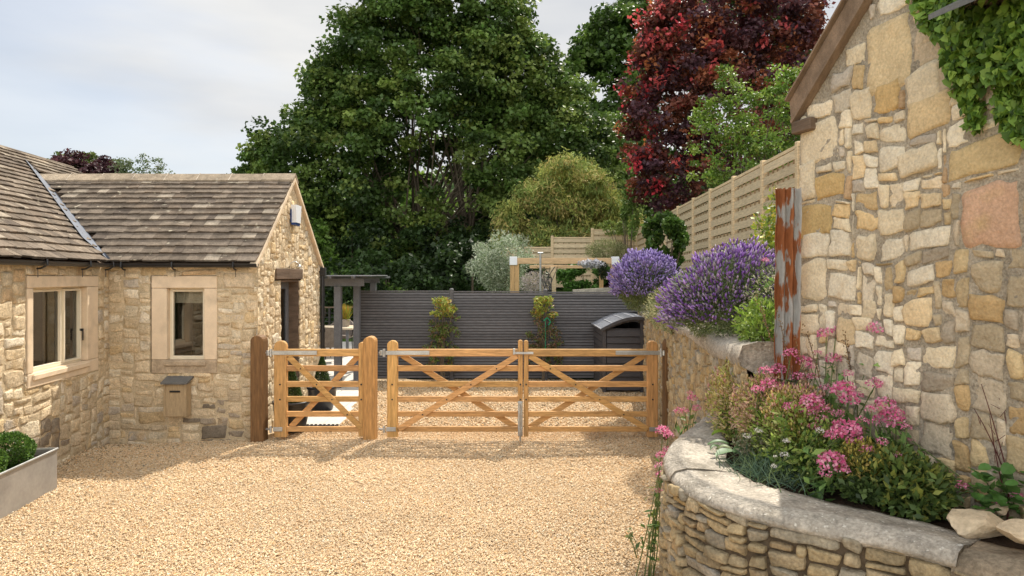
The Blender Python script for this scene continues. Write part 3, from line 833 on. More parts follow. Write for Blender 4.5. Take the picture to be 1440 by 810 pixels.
# door in the gable
dr = part_empty('door', (WX, 10.0, 0))
b = MB()
for (a0, a1, c0, c1) in ((9.60, 9.70, .03, 1.96), (10.28, 10.38, .03, 1.96), (9.70, 10.28, 1.86, 1.96), (9.70, 10.28, .03, .25), (9.70, 10.28, 1.0, 1.08), (9.96, 10.01, .25, 1.86)):
    b.box(WX - .19, WX - .145, a0 + .002, a1 - .002, c0, c1, bev=.003)
b.make('door_leaf', M['greypaint'], dr)
b = MB(); b.add([(WX - .168, 9.70, .25), (WX - .168, 10.28, .25), (WX - .168, 10.28, 1.86), (WX - .168, 9.70, 1.86)], [(0, 1, 2, 3)]); b.make('pane', M['glass'], dr)
b = MB(); b.box(WX - .28, WX - .004, 9.56, 9.60, 0, 1.995); b.box(WX - .28, WX - .004, 10.38, 10.42, 0, 1.995); b.box(WX - .28, WX - .004, 9.60, 10.38, 1.962, 1.995)
b.make('door_frame', M['oak'], dr)
b = MB(); b.box(WX - .30, WX + .02, 9.55, 10.42, -.05, .028, bev=.004); b.make('threshold', M['ashlar'], dr)
b = MB(); b.box(WX - .2, WX + .035, 9.34, 10.50, 2.002, 2.155, bev=.008); b.make('lintel', M['oak'], cot)

# ---- roofs
PW_ = (APZ + .06 - (EZ + .03)) / (APY - 8.60)       # wing pitch as tangent
def h_wing(y): return EZ + .03 + PW_ * (y - 8.60) if y < APY else EZ + .03 + PW_ * (2 * APY - 8.60 - y)
PM_ = .765
def h_main(x, y):
    s = (x - M0[0]) * MN[0] + (y - M0[1]) * MN[1]      # distance outside the main wall
    s -= .06
    return EZ + .03 - PM_ * s if s > -2.15 else EZ + .03 + PM_ * 2.15 + PM_ * (s + 2.15)

TP = [(.205, .165, .128), (.195, .155, .118), (.235, .188, .143), (.175, .14, .107), (.20, .155, .115), (.34, .285, .22), (.145, .115, .09)]
def tile_slope(name, parent, P0, U, S, len_u, len_s, rows, keep, seed, th=.024):
    """P0 eave corner, U along the eave, S up the slope (3D units)"""
    rg = np.random.default_rng(seed)
    P0, U, S = np.array(P0, float), nrm(U), nrm(S)
    N = nrm(np.cross(U, S));  N = N if N[2] > 0 else -N
    b = MB()
    ge = len_s / rows
    lens = [ge * (1.18 - .36 * k / rows) for k in range(rows)]
    f = len_s / sum(lens); v = 0
    for k in range(rows):
        e = lens[k] * f
        u = -rg.uniform(0, .2)
        while u < len_u:
            w = rg.uniform(.11, .25)
            u1 = min(u + w, len_u); u0 = max(u, 0)
            if u1 - u0 > .03:
                mid = P0 + U * (u0 + u1) / 2 + S * (v + e * .4)
                if keep(mid):
                    c = np.array(TP[rg.choice(7, p=[.22, .2, .16, .14, .13, .07, .08])]) * rg.uniform(.8, 1.15)
                    z0 = .036 + rg.uniform(-.003, .005); z1 = .010
                    t_ = th * rg.uniform(.8, 1.35)
                    dv = rg.uniform(-.006, .006)
                    sk = rg.uniform(-.006, .006)
                    g_ = .001
                    a = P0 + U * (u0 + g_) + S * (v + dv - sk); b_ = P0 + U * (u1 - g_) + S * (v + dv + sk)
                    c_ = P0 + U * (u1 - g_) + S * (v + e + .03); d_ = P0 + U * (u0 + g_) + S * (v + e + .03)
                    zz = rg.uniform(-.003, .003)
                    b.hexa([a + N * (z0 - t_ + zz), b_ + N * (z0 - t_ - zz), c_ + N * (z1 - t_), d_ + N * (z1 - t_), a + N * (z0 + zz), b_ + N * (z0 - zz), c_ + N * z1, d_ + N * z1], tuple(c))
            u += w
        v += e
    return b.make(name, M['tile'], parent)

Sw = np.array([0, 1, PW_]); Lw = math.hypot(APY - 8.60, PW_ * (APY - 8.60))
tile_slope('wing_roof', cot, (-9.2, 8.58, EZ + .02), (1, 0, 0), Sw, 9.2 - 3.21, Lw + .03, 15, lambda p: h_wing(p[1]) > h_main(p[0], p[1]) - .03 and p[0] > -7.4, 31)
tile_slope('wing_back_roof', cot, (-9.2, 2 * APY - 8.58, EZ + .02), (1, 0, 0), (0, -1, PW_), 9.2 - 3.21, Lw + .03, 15, lambda p: h_wing(p[1]) > h_main(p[0], p[1]) - .03 and p[0] > -7.4, 32)
E0 = M0 + MN * .07 + MU * (-3.4) + np.array([0, 0, EZ + .02])
Sm = -MN * 1.0 + np.array([0, 0, PM_]); Lm = 2.22 * math.hypot(1, PM_)
tile_slope('main_roof', cot, E0, MU, Sm, 9.0, Lm, 22, lambda p: h_main(p[0], p[1]) > h_wing(p[1]) + .23 or p[1] > 2 * APY - 8.6 or p[1] < 8.60, 33)
E1 = M0 - MN * (4.37) + MU * (-3.4) + np.array([0, 0, EZ + .02])
tile_slope('main_back_roof', cot, E1, MU, MN * 1.0 + np.array([0, 0, PM_]), 9.0, Lm, 22, lambda p: True, 34)
# under-roof deck
b = MB()
b.hexa([(-7.3, 8.62, EZ - .03), (-3.27, 8.62, EZ - .03), (-3.27, APY, APZ - .0), (-7.3, APY, APZ - .0), (-7.3, 8.62, EZ), (-3.27, 8.62, EZ), (-3.27, APY, APZ + .03), (-7.3, APY, APZ + .03)])
b.hexa([(-7.3, BKY, EZ - .03), (-3.27, BKY, EZ - .03), (-3.27, APY, APZ - .0), (-7.3, APY, APZ - .0), (-7.3, BKY, EZ), (-3.27, BKY, EZ), (-3.27, APY, APZ + .03), (-7.3, APY, APZ + .03)])
q0 = M0 + MU * -3.35; q1 = M0 + MU * 5.6
up = lambda p, z: np.array([p[0], p[1], z])
b.hexa([up(q0, EZ - .03), up(q1, EZ - .03), up(q1 - MN * 2.15, EZ + 1.60), up(q0 - MN * 2.15, EZ + 1.60), up(q0, EZ), up(q1, EZ), up(q1 - MN * 2.15, EZ + 1.63), up(q0 - MN * 2.15, EZ + 1.63)])
q0b, q1b = q0 - MN * 4.3, q1 - MN * 4.3
b.hexa([up(q0b, EZ - .03), up(q1b, EZ - .03), up(q1 - MN * 2.15, EZ + 1.60), up(q0 - MN * 2.15, EZ + 1.60), up(q0b, EZ), up(q1b, EZ), up(q1 - MN * 2.15, EZ + 1.63), up(q0 - MN * 2.15, EZ + 1.63)])
b.prism([up(q0, 2.0), up(q0 - MN * 4.3, 2.0), up(q0 - MN * 2.15, EZ + 1.6)], (0, .04, 0))
b.prism([up(q1, 2.0), up(q1 - MN * 4.3, 2.0), up(q1 - MN * 2.15, EZ + 1.6)], (0, .04, 0))
b.make('roof_deck', M['oak'], cot)
# ridge stones
rg = np.random.default_rng(8)
def ridge(p0, p1, n, side):
    b = MB(); p0, p1 = np.array(p0, float), np.array(p1, float)
    d = (p1 - p0) / n; side = nrm(side)
    for k in range(n):
        a = p0 + d * k + nrm(d) * .003; e = p0 + d * (k + 1) - nrm(d) * .003
        dz = rg.uniform(-.004, .006)
        c = tuple(np.array((.40, .32, .23)) * rg.uniform(.8, 1.15))
        for sg in (-1, 1):
            prof = [(0, .075), (.135, -.035), (.125, -.07), (0, .035)]
            P = [a + side * sg * x + np.array([0, 0, z + dz]) for x, z in prof]
            b.prism(P, e - a, c)
        if k:   # mortar joint
            j = p0 + d * k
            b.prism([j + side * .14 + (0, 0, -.04), j + (0, 0, .082), j - side * .14 + (0, 0, -.04), j + (0, 0, .03)], nrm(d) * .012, (.62, .53, .42))
    return b.make('ridge_tiles', M['tile'], cot)
ridge((-6.98, APY, APZ + .045), (-3.19, APY, APZ + .045), 8, (0, 1, 0))
rr0 = M0 - MN * 2.15; ridge(up(rr0 + MU * -3.4, EZ + 1.67), up(rr0 + MU * 5.6, EZ + 1.67), 18, MN)
# lead valley
vb = M0 + MN * .10; 
v0 = np.array([-5.06, 8.57, EZ + .015]); v1 = np.array([-6.93, APY - .02, APZ + .045])
b = MB(); vd = v1 - v0
sl = nrm(np.array([-1, .12, 0])); sr = nrm(np.array([.9, .1, 0]))
P = []
for t_ in np.linspace(0, 1, 9):
    c_ = v0 + vd * t_
    wv = .32 * (1 - .25 * t_)
    lft = c_ + np.array([-wv, -.02, 0]); lft[2] = h_main(lft[0], lft[1]) + .055
    rgt = c_ + np.array([.02, -.01, 0]) * 1; rgt[2] = h_wing(max(rgt[1], 8.6)) + .045
    P += [lft, c_ + np.array([0, 0, .035]), rgt]
F = [(3 * i + j, 3 * i + j + 1, 3 * i + j + 4, 3 * i + j + 3) for i in range(8) for j in (0, 1)]
b.add(P, F); b.make('valley_flashing', M['lead'], cot)
# verge stones of the gable
for nm, ya, yb in (('verge', 8.56, APY), ('verge', 2 * APY - 8.56, APY)):
    b = MB(); za, zb = EZ - .01, APZ + .05
    n = 6
    for k in range(n):
        y0_, y1_ = ya + (yb - ya) * k / n, ya + (yb - ya) * (k + 1) / n; z0_, z1_ = za + (zb - za) * k / n, za + (zb - za) * (k + 1) / n
        b.hexa([(WX - .04, y0_, z0_ - .045), (WX + .055, y0_, z0_ - .045), (WX + .055, y1_ , z1_ - .045), (WX - .04, y1_, z1_ - .045),
                (WX - .04, y0_, z0_ + .012), (WX + .055, y0_, z0_ + .012), (WX + .055, y1_, z1_ + .012), (WX - .04, y1_, z1_ + .012)])
    b.make(nm, M['ashlar'], cot)
# gutters with brackets, downpipe
def gutter(p0, p1, outn, brk):
    b = MB(); p0, p1, outn = np.array(p0, float), np.array(p1, float), nrm(outn)
    V, F = [], []
    prof = [(math.cos(a) * .05, math.sin(a) * .05) for a in np.linspace(math.pi, 2 * math.pi, 9)]
    prof += [(x * .86, y * .86) for x, y in prof[::-1]]
    b.prism([p0 + outn * x + np.array([0, 0, y]) for x, y in prof], p1 - p0)
    o = b.make('gutter', M['gutter'], cot, smooth=False)
    for t_ in brk:
        q = p0 + (p1 - p0) * t_
        k = MB(); k.tube([q + outn * .055 + (0, 0, .02), q + outn * .06 + (0, 0, -.04), q - outn * .0 + (0, 0, -.075), q - outn * .045 + (0, 0, -.08)], .010, 6)
        k.tube([q - outn * .035 + (0, 0, -.08), q - outn * .035 + (0, 0, -.17)], .004, 5)
        k.make('bracket', M['gutter'], o)
gutter((-5.10, 8.555, EZ + .005), (-3.19, 8.555, EZ + .005), (0, -1, 0), [.12, .45, .85])
gutter(M0 + MN * .10 + MU * .1 + (0, 0, EZ + .005), M0 + MN * .10 + MU * 5.6 + (0, 0, EZ + .005), MN, [.02, .12, .28, .5, .8])
b = MB(); px_, py_ = WX + .05, 11.53
b.tube([(px_, py_, -.02), (px_, py_, 2.10)], .036, 12); b.box(px_ - .055, px_ + .055, py_ - .05, py_ + .05, 2.05, 2.19, bev=.01)
for z in (.5, 1.1, 1.7): b.tube([(px_, py_, z), (px_, py_, z + .05)], .045, 12)
b.make('downpipe', M['gutter'], cot)

# alarm box and lamp on the gable, post box on the front: things of their own
al = thing('alarm_box', 'white alarm box with dark blue edge high on the cottage gable', 'alarm box', (WX + .03, 10.05, 2.82))
b = MB(); b.prism([(WX + .03, 9.96, 2.83), (WX + .03, 10.16, 2.83), (WX + .03, 10.20, 3.09), (WX + .03, 9.95, 3.09)], (.075, 0, 0)); b.make('cover', M['white'], al)
b = MB(); b.prism([(WX + .028, 9.95, 2.80), (WX + .028, 10.14, 2.785), (WX + .028, 10.16, 2.829), (WX + .028, 9.956, 2.829)], (.07, 0, 0)); b.box(WX + .024, WX + .04, 9.932, 9.948, 2.83, 3.02); b.make('strobe_base', M['blue'], al)
lm = thing('wall_lamp', 'small swan neck steel lamp above the cottage door lintel', 'wall lamp', (WX + .02, 9.95, 2.2))
b = MB(); b.tube([(WX + .02, 9.92, 2.17), (WX + .03, 9.92, 2.235), (WX + .08, 9.95, 2.265), (WX + .13, 9.97, 2.235), (WX + .14, 9.97, 2.21)], .007, 7); b.make('neck', M['chrome'], lm, smooth=True)
b = MB(); b.lathe(WX + .14, 9.97, [(.008, 2.215), (.02, 2.205), (.036, 2.185), (.038, 2.178), (.03, 2.178)], 16); b.make('lamp_shade', M['chrome'], lm, smooth=True)
pb = thing('post_box', 'tan wooden post box with slate lid fixed under the small window', 'post box', (-4.19, 8.58, .29))
b = MB(); b.box(-4.335, -4.055, 8.50, 8.635, .295, .70, bev=.006)
for x in (-4.335, -4.075): b.box(x, x + .02, 8.488, 8.4985, .30, .70)
b.make('body', M['mailwood'], pb)
b = MB(); b.hexa([(-4.36, 8.46, .705), (-4.03, 8.46, .705), (-4.03, 8.64, .76), (-4.36, 8.64, .76), (-4.36, 8.46, .725), (-4.03, 8.46, .725), (-4.03, 8.64, .785), (-4.36, 8.64, .785)]); b.make('lid', M['slate'], pb)
b = MB(); b.box(-4.26, -4.13, 8.490, 8.4985, .60, .622); b.make('letter_slot', M['gutter'], pb)

# ================================================================== BARN GABLE AT THE RIGHT
BU = nrm((.2705, -.9627, 0)); BN = nrm((-.9627, -.2705, 0)); B0 = np.array([1.86, 4.40, 0])
barn = thing('stone_barn', 'tall rubble stone gable end with weathered barge board and ivy', 'barn', (1.86, 4.4, 0))
rng = np.random.default_rng(77)
BZ = .62
def zz_(px, py):
    """photo point on the barn wall plane -> (u, z)"""
    k = (px - 720) / 960.0
    d = (B0[0] * BU[1] - B0[1] * BU[0]) / (k * BU[1] - BU[0])
    u = (d - B0[1]) / BU[1]
    return u, EYE + (388 - py) / 960 * d
def fx(x0, y0, x1, y1, c):
    (u0, z1), (u1, z0) = zz_(x0, y0), zz_(x1, y1)
    zm0, zm1 = z0, z1
    return (max(0, u0), u1, zm0 - BZ, zm1 - BZ, c)
CR, OC, PK, GY, WHT = (.80, .67, .47), (.66, .46, .21), (.66, .42, .28), (.46, .40, .32), (.82, .72, .55)
fixed = [fx(1125, 172, 1182, 222, CR), fx(1125, 226, 1150, 285, CR), fx(1150, 250, 1192, 285, OC), fx(1125, 290, 1172, 332, (.60, .43, .2)), fx(1125, 335, 1168, 362, WHT), fx(1125, 366, 1164, 428, CR),
         fx(1164, 380, 1207, 428, WHT), fx(1216, 36, 1284, 116, (.74, .58, .35)), fx(1288, 40, 1338, 85, (.62, .50, .35)), fx(1272, 138, 1342, 174, (.72, .55, .32)), fx(1272, 103, 1326, 140, CR),
         fx(1332, 205, 1438, 244, (.66, .50, .27)), fx(1356, 258, 1438, 352, PK), fx(1236, 332, 1272, 360, WHT), fx(1168, 330, 1200, 362, WHT), fx(1202, 328, 1236, 360, CR), fx(1264, 205, 1320, 235, CR),
         fx(1228, 118, 1270, 152, (.68, .47, .22)), fx(1198, 125, 1230, 163, CR), fx(1278, 325, 1342, 352, WHT), fx(1238, 200, 1280, 228, WHT), fx(1310, 85, 1345, 130, (.58, .47, .33)),
         fx(1276, 372, 1316, 400, WHT), fx(1340, 310, 1300, 300, CR)][:-1]
BW, APU = 2.9, 2.75
btop = lambda u: 3.04 - BZ + u * .905
rubble(barn, ('gable_wall', 'mortar'), BW, 4.6 - BZ + 1.0, plane_map(B0 + (0, 0, BZ), BU, BN), rng, cell=(.025, .026), ws=(3, 9), hs=(3, 6), fixed=fixed, top=btop, palette=BARN, pal2=(lambda u, v: u + .25 * math.sin(v * 5) > .62 + .25 * (v - .6) and v < 1.75, [(.60, .46, .27), (.52, .42, .28), (.66, .50, .28), (.48, .40, .30), (.58, .40, .2), (.70, .58, .42)]), gap=.0055, depth=.020,
       kround=.05, jit=.014, mh=.24, mats=('barn_stone', 'grey_mortar'), rough=.006, warp=.022)
# side wall and rear volume
BB = -BN
b = MB()
c0, c1 = B0 + BB * .03 + (0, 0, .3), B0 + BB * 5 + (0, 0, .3)
tf = nrm((-BU[0], -BU[1], 0))
b.hexa([c0 + BU * .3, c0 + BU * .005, c1 + BU * .005, c1 + BU * .3, c0 + BU * .3 + (0, 0, 2.7), c0 + BU * .005 + (0, 0, 2.7), c1 + BU * .005 + (0, 0, 2.7), c1 + BU * .3 + (0, 0, 2.7)])
b.hexa([c1 + BU * .1, c1 + BU * 5.2, c1 + BU * 5.2 + BB * .2, c1 + BU * .1 + BB * .2] + [p + (0, 0, 2.7) for p in (c1 + BU * .1, c1 + BU * 5.2, c1 + BU * 5.2 + BB * .2, c1 + BU * .1 + BB * .2)])
b.make('side_wall', M['grey_mortar'], barn)
b = MB()     # roof planes
e0 = B0 + BU * -.055 + BB * .001 + (0, 0, 3.105); rdg = B0 + BU * APU + BB * .001 + (0, 0, 3.105 + .905 * (APU + .055))
b.prism([e0, rdg, rdg + (0, 0, .09), e0 + (0, 0, .09)], BB * 5.2)
f0 = B0 + BU * (2 * APU + .055) + BB * .001 + (0, 0, 3.105)
b.prism([f0, rdg, rdg + (0, 0, .09), f0 + (0, 0, .09)], BB * 5.2)
b.make('roof', M['tile'], barn)
b = MB()     # barge board and its fillet
def uz(u, z, n_): return B0 + BU * u + BN * n_ + np.array([0, 0, z])
tp = APU - .05
b.prism([uz(-.045, 3.05, .0), uz(-.062, 3.185, .0), uz(tp, 3.185 + .905 * (tp + .062), .0), uz(tp, 3.05 + .905 * (tp + .045), .0)], BN * .036)
b.prism([uz(-.015, 3.030, .0), uz(-.025, 3.052, .0), uz(tp, 3.052 + .905 * (tp + .03), .0), uz(tp, 3.030 + .905 * (tp + .02), .0)], BN * .062)
b.prism([uz(-.072, 3.187, -.02), uz(-.074, 3.203, -.02), uz(tp, 3.203 + .905 * (tp + .074), -.02), uz(tp, 3.187 + .905 * (tp + .072), -.02)], BN * .085)
b.make('barge_board', M['barge'], barn)
b = MB(); q = B0 + BU * .02 + BN * .01 + (0, 0, 3.0)
b.bbox(q + BU * .05, BU, BN, np.array([0, 0, 1.]), .09, .05, .04, .008); b.make('plate_end', M['oak'], barn)
# little slate lean-to roof high on the wall
b = MB()
u0, z0 = zz_(1372, 4); 
l0 = B0 + BU * (u0) + (0, 0, z0 + .03); 
b.hexa([l0 + BN * .0, l0 + BU * 1.4, l0 + BU * 1.4 + BN * .28 - (0, 0, .14), l0 + BN * .28 - (0, 0, .14)] + [p + np.array([0, 0, .025]) for p in (l0, l0 + BU * 1.4, l0 + BU * 1.4 + BN * .28 - (0, 0, .14), l0 + BN * .28 - (0, 0, .14))])
b.make('slate_canopy', M['slate'], barn)

# ================================================================== RETAINING WALL
rng = np.random.default_rng(55)
def wlx(y): return 1.02 + .11 * y
RW = thing('retaining_wall', 'long rubble retaining wall with rounded cement top beside the gates', 'wall', (1.9, 8.6, 0))
ry0, ry1 = 13.5, 4.36
Lr = math.hypot(ry0 - ry1, wlx(ry0) - wlx(ry1))
ru = nrm((wlx(ry1) - wlx(ry0), ry1 - ry0, 0)); rn = nrm((-1, .11, 0))
rtop = lambda u: 1.33 + .12 * u / Lr + .10 + .02 * math.sin(u * 2.1)
rubble(RW, ('wall_face', 'mortar'), Lr, 1.66, plane_map((wlx(ry0), ry0, -.06), ru, rn), rng, cell=(.03, .034), ws=(3, 8), hs=(2, 4), palette=OLD, top=rtop, mats=('stone', 'mortar'), depth=.026, gap=.006, mh=.1)
V, F = [], []
n = 90; prof = [(-.03, -.06), (-.05, 0), (-.02, .06), (.08, .09), (.2, .085), (.30, .03), (.32, -.25)]
for i in range(n):
    u = Lr * i / (n - 1)
    c_ = np.array([wlx(ry0), ry0, 0]) + ru * u + np.array([0, 0, rtop(u) - .03])
    for j, (a, h) in enumerate(prof):
        k = mnoise.noise(Vector((u * 2.2, j * .9, 1.7))) * .022 + mnoise.noise(Vector((u * 9, j * 2.9, 4))) * .010
        V.append(c_ - rn * (a - k * .5) + np.array([0, 0, h + k]))
m_ = len(prof)
F = [(i * m_ + j, (i + 1) * m_ + j, (i + 1) * m_ + j + 1, i * m_ + j + 1) for i in range(n - 1) for j in range(m_ - 1)]
F.append(tuple((n - 1) * m_ + j for j in range(m_)))
mk('coping', V, F, M['coping'], RW, smooth=True)

ex = wlx(4.36)
rubble(RW, ('end_face', 'mortar'), .42, 1.44, plane_map((ex - .02, 4.35, -.06), (1, 0, 0), (0, -1, 0)), rng, cell=(.03, .034), ws=(3, 7), hs=(2, 4), palette=OLD, depth=.028, gap=.006, mh=.1)

# ================================================================== CURVED PLANTER WALL
rng = np.random.default_rng(56)
OUT = [(1.66, 5.62), (1.50, 5.28), (1.30, 4.98), (1.11, 4.60), (.965, 4.2), (.925, 3.88), (.965, 3.58), (1.09, 3.33), (1.28, 3.16), (1.50, 3.00), (1.72, 2.80), (1.93, 2.54), (2.16, 2.22), (2.4, 1.85), (2.6, 1.5)]
def catmull(P, n):
    P = [np.array(p, float) for p in P]; P = [2 * P[0] - P[1]] + P + [2 * P[-1] - P[-2]]
    o_ = []
    for i in range(1, len(P) - 2):
        for t in np.linspace(0, 1, n, endpoint=False):
            a, b_, c, d = P[i - 1:i + 3]
            o_.append(.5 * ((2 * b_) + (-a + c) * t + (2 * a - 5 * b_ + 4 * c - d) * t * t + (-a + 3 * b_ - 3 * c + d) * t ** 3))
    o_.append(P[-2]); return np.array(o_)
PT = catmull(OUT, 12)
ds = np.r_[0, np.cumsum(np.linalg.norm(np.diff(PT, axis=0), axis=1))]; PL = ds[-1]
def path_map(H0):
    def f(u, v, h):
        u = np.clip(np.asarray(u, float), 0, PL)
        x, y = np.interp(u, ds, PT[:, 0]), np.interp(u, ds, PT[:, 1])
        e = .03
        tx = np.interp(np.clip(u + e, 0, PL), ds, PT[:, 0]) - np.interp(np.clip(u - e, 0, PL), ds, PT[:, 0])
        ty = np.interp(np.clip(u + e, 0, PL), ds, PT[:, 1]) - np.interp(np.clip(u - e, 0, PL), ds, PT[:, 1])
        T = nrm(np.stack([tx, ty], 1)); N = np.stack([T[:, 1], -T[:, 0]], 1)      # outward = to the right of travel
        z = np.asarray(v, float) + H0
        hh = np.asarray(h, float) - .02 * z + .02
        return np.stack([x + N[:, 0] * hh, y + N[:, 1] * hh, z], 1)
    return f
pmap = path_map(-.05)
M['joint'] = mat('dark earthy joints', (.16, .12, .08), n_amt=.4, bump=1, bump_scale=50, bump_dist=.02, rough=.95, spec=.1)
PWL = thing('planter_wall', 'curved drystone planter wall with broad cement coping', 'planter wall', (1.2, 3.6, 0))
def ptop(u):                 # a step down where the coping changes to stone slabs
    return .90 + .012 * math.sin(u * 3) + .05 - (.012 if u > 3.35 else 0)
rubble(PWL, ('wall_face', 'mortar'), PL, .96, pmap, rng, cell=(.024, .0185), ws=(5, 14), hs=(2, 4), palette=OLD, top=ptop, mats=('old_stone', 'joint'), depth=.034, kround=.07, gap=.0045, jit=.016, rough=.005, warp=.012, mh=-.2)
nv = [np.interp(x, [0, 1], [0, 1]) for x in (0,)]
def coping(u0, u1, width, zt, name, m, thick=.07, seed=1, lump=1.0, over=.03):
    us = np.linspace(u0, u1, int((u1 - u0) / .03) + 2)
    prof = [(over * -.2, -thick), (over, -thick * .5), (over * .8, -.008), (0, .022), (-.06, .038)] + [(-w_, .042 - .02 * w_) for w_ in np.linspace(.10, 1, 7) * 1] + [(-1.0, -.12)]
    V = []
    for u in us:
        wd = width(u)
        for j, (a, h) in enumerate(prof):
            aa = a if j < 5 else (-.06 + (a + .1) * (wd - .06) / .9 - .0)
            k1 = mnoise.noise(Vector((u * 2.6, aa * 4, seed))) * .020 * lump; k2 = mnoise.noise(Vector((u * 11, aa * 12, seed + 3))) * .009
            p = pmap([u], [zt - .0 + .05], [aa + k1 * .6 + (k2 if j < 4 else 0)])[0]
            p[2] = zt + h + k1 * .7 + k2
            V.append(p)
    m_ = len(prof)
    F = [(i * m_ + j, (i + 1) * m_ + j, (i + 1) * m_ + j + 1, i * m_ + j + 1) for i in range(len(us) - 1) for j in range(m_ - 1)]
    F += [tuple(range(m_))[::-1], tuple((len(us) - 1) * m_ + j for j in range(m_))]
    return mk(name, V, F, m, PWL, smooth=True)
coping(0, 1.93, lambda u: .12 + .22 * min(1, u / 1.2), .925, 'coping_start', M['coping'], seed=1.3)
coping(1.90, 3.42, lambda u: .36 - .12 * max(0, (u - 2.6)), .918, 'coping_slab', M['coping'], seed=6.1, thick=.05)
coping(3.40, PL, lambda u: .26, .912, 'coping_stones', M['old_stone'] if False else mat('coping stones', (.34, .27, .19), n_scale=7, n_amt=.4, n2_scale=50, n2_amt=.35, bump=1, bump_scale=30, bump_dist=.02, rough=.95, spec=.1),
       seed=9.7, lump=1.3, thick=.09, over=.035)
# soil in the bed
V = []
us = np.linspace(.0, PL, 60)
for u in us:
    a = pmap([u], [.9], [-.12])[0]
    # inner edge on barn wall / retaining wall
    y = a[1]
    if y > 4.4: bx = wlx(y) + .02
    else: bx = 1.86 + .281 * (4.4 - y) + .02
    bx = max(bx, a[0] + .02)
    for t in np.linspace(0, 1, 8):
        V.append((a[0] * (1 - t) + bx * t, y, .86 + .05 * math.sin(t * 3.1) + .02 * math.sin(u * 9 + t * 7) + (.03 * t)))
F = [(i * 8 + j, i * 8 + j + 1, (i + 1) * 8 + j + 1, (i + 1) * 8 + j) for i in range(59) for j in range(7)]
tag(mk('bed_soil', V, F, M['soil'], smooth=True), kind='structure')
# loose rocks
def rock(name, label, c, r, seed, sq=(1, .7, .5), ang=0):
    import bmesh
    bm = bmesh.new(); bmesh.ops.create_icosphere(bm, subdivisions=3, radius=1)
    rg = np.random.default_rng(seed)
    cuts = [(nrm(rg.normal(size=3)), rg.uniform(.55, .85)) for _ in range(11)]
    V = []
    for v in bm.verts:
        p = np.array(v.co)
        for d, k in cuts:
            s = p @ d
            if s > k: p = p - d * (s - k)
        p = p * (1 + .05 * mnoise.noise(Vector(p * 3)))
        p = p * np.array(sq) * r
        p = np.array([p[0] * math.cos(ang) - p[1] * math.sin(ang), p[0] * math.sin(ang) + p[1] * math.cos(ang), p[2]])
        V.append(p + np.array(c))
    F = [tuple(v.index for v in f.verts) for f in bm.faces]
    bm.free()
    return tag(mk(name, V, F, M['rock'], None, None, False, loc=c), label, 'rock')
rock('loose_rock', 'large pale angular limestone block lying on the planter coping', A(1370, 737, 2.92), .145, 4, (1, .62, .48), -.5)
rock('loose_rock', 'smaller cream rock cut by the right photo edge on the coping', A(1442, 752, 2.72), .10, 9, (1, .7, .6), -.3)
rock('loose_rock', 'small tan stone tucked behind the large pale block', A(1406, 716, 3.0), .05, 12, (1, .8, .5), .3)
# ================================================================== GATES AND POSTS
GY_ = 8.55
def zc(py, d=GY_): return EYE + (388 - py) / 960 * d
def xc(px, d=GY_): return (px - 720) / 960 * d
rgq = np.random.default_rng(90)
def wc(a=.12): return tuple(np.array([1, 1, 1]) * rgq.uniform(1 - a, 1 + a) * np.array([1, rgq.uniform(.96, 1.04), rgq.uniform(.92, 1.06)]))
def round_post(b, x0, x1, y0, y1, z0, z1, c=None, n=8, rad=1.0):
    """upright with a half-round head seen from the front"""
    cx, r = (x0 + x1) / 2, (x1 - x0) / 2
    e = min(.008, r * .2)
    def ring(ins):
        P = [(x0 + ins, z0), (x1 - ins, z0)]
        for k in range(n + 1):
            a = math.pi * k / n
            P.append((cx + (r - ins) * math.cos(a), z1 - r * rad + (r * rad - ins) * math.sin(a)))
        return P
    A0, A1 = ring(e), ring(0)
    m_ = len(A0)
    V = [(x, y0, z) for x, z in A0] + [(x, y0 + e, z) for x, z in A1] + [(x, y1 - e, z) for x, z in A1] + [(x, y1, z) for x, z in A0]
    F = [tuple(range(m_)), tuple(range(3 * m_, 4 * m_))[::-1]]
    for q in range(3):
        F += [(q * m_ + i, (q + 1) * m_ + i, (q + 1) * m_ + (i + 1) % m_, q * m_ + (i + 1) % m_) for i in range(m_)]
    b.add(V, F, c)

M['post'] = mat('stained gate post', (.20, .105, .042), rough=.6, n_amt=.35, n_scale=4, n2_scale=12, n2_amt=.25, bump=.4, bump_scale=24, bump_dist=.006, stretch=(8, 8, .8), spec=.3,
                tint2=((.06, .035, .018), 3.0, .57, .85))
M['post2'] = mat('weathered gate post', (.52, .275, .095), rough=.6, n_amt=.35, n_scale=4, n2_scale=12, n2_amt=.25, bump=.4, bump_scale=24, bump_dist=.006, stretch=(8, 8, .8), spec=.3,
                 tint2=((.14, .08, .035), 3.0, .62, .9))
for (x0, x1, z1, lab, mm) in ((-3.245, -3.085, 1.31, 'brown round topped gate post against the cottage corner', 'post'),
                              (-1.848, -1.70, 1.295, 'middle round topped gate post between small and double gates', 'post2'),
                              (1.90, 2.055, 1.27, 'brown gate post between the double gate and the retaining wall', 'post')):
    b = MB(); round_post(b, x0, x1, GY_ - .09, GY_ + .09, -.1, z1, rad=.9)
    t = tag(b.make('gate_post', M[mm], None, loc=((x0 + x1) / 2, GY_, 0)), lab, 'gate post', 'posts of the timber gates')

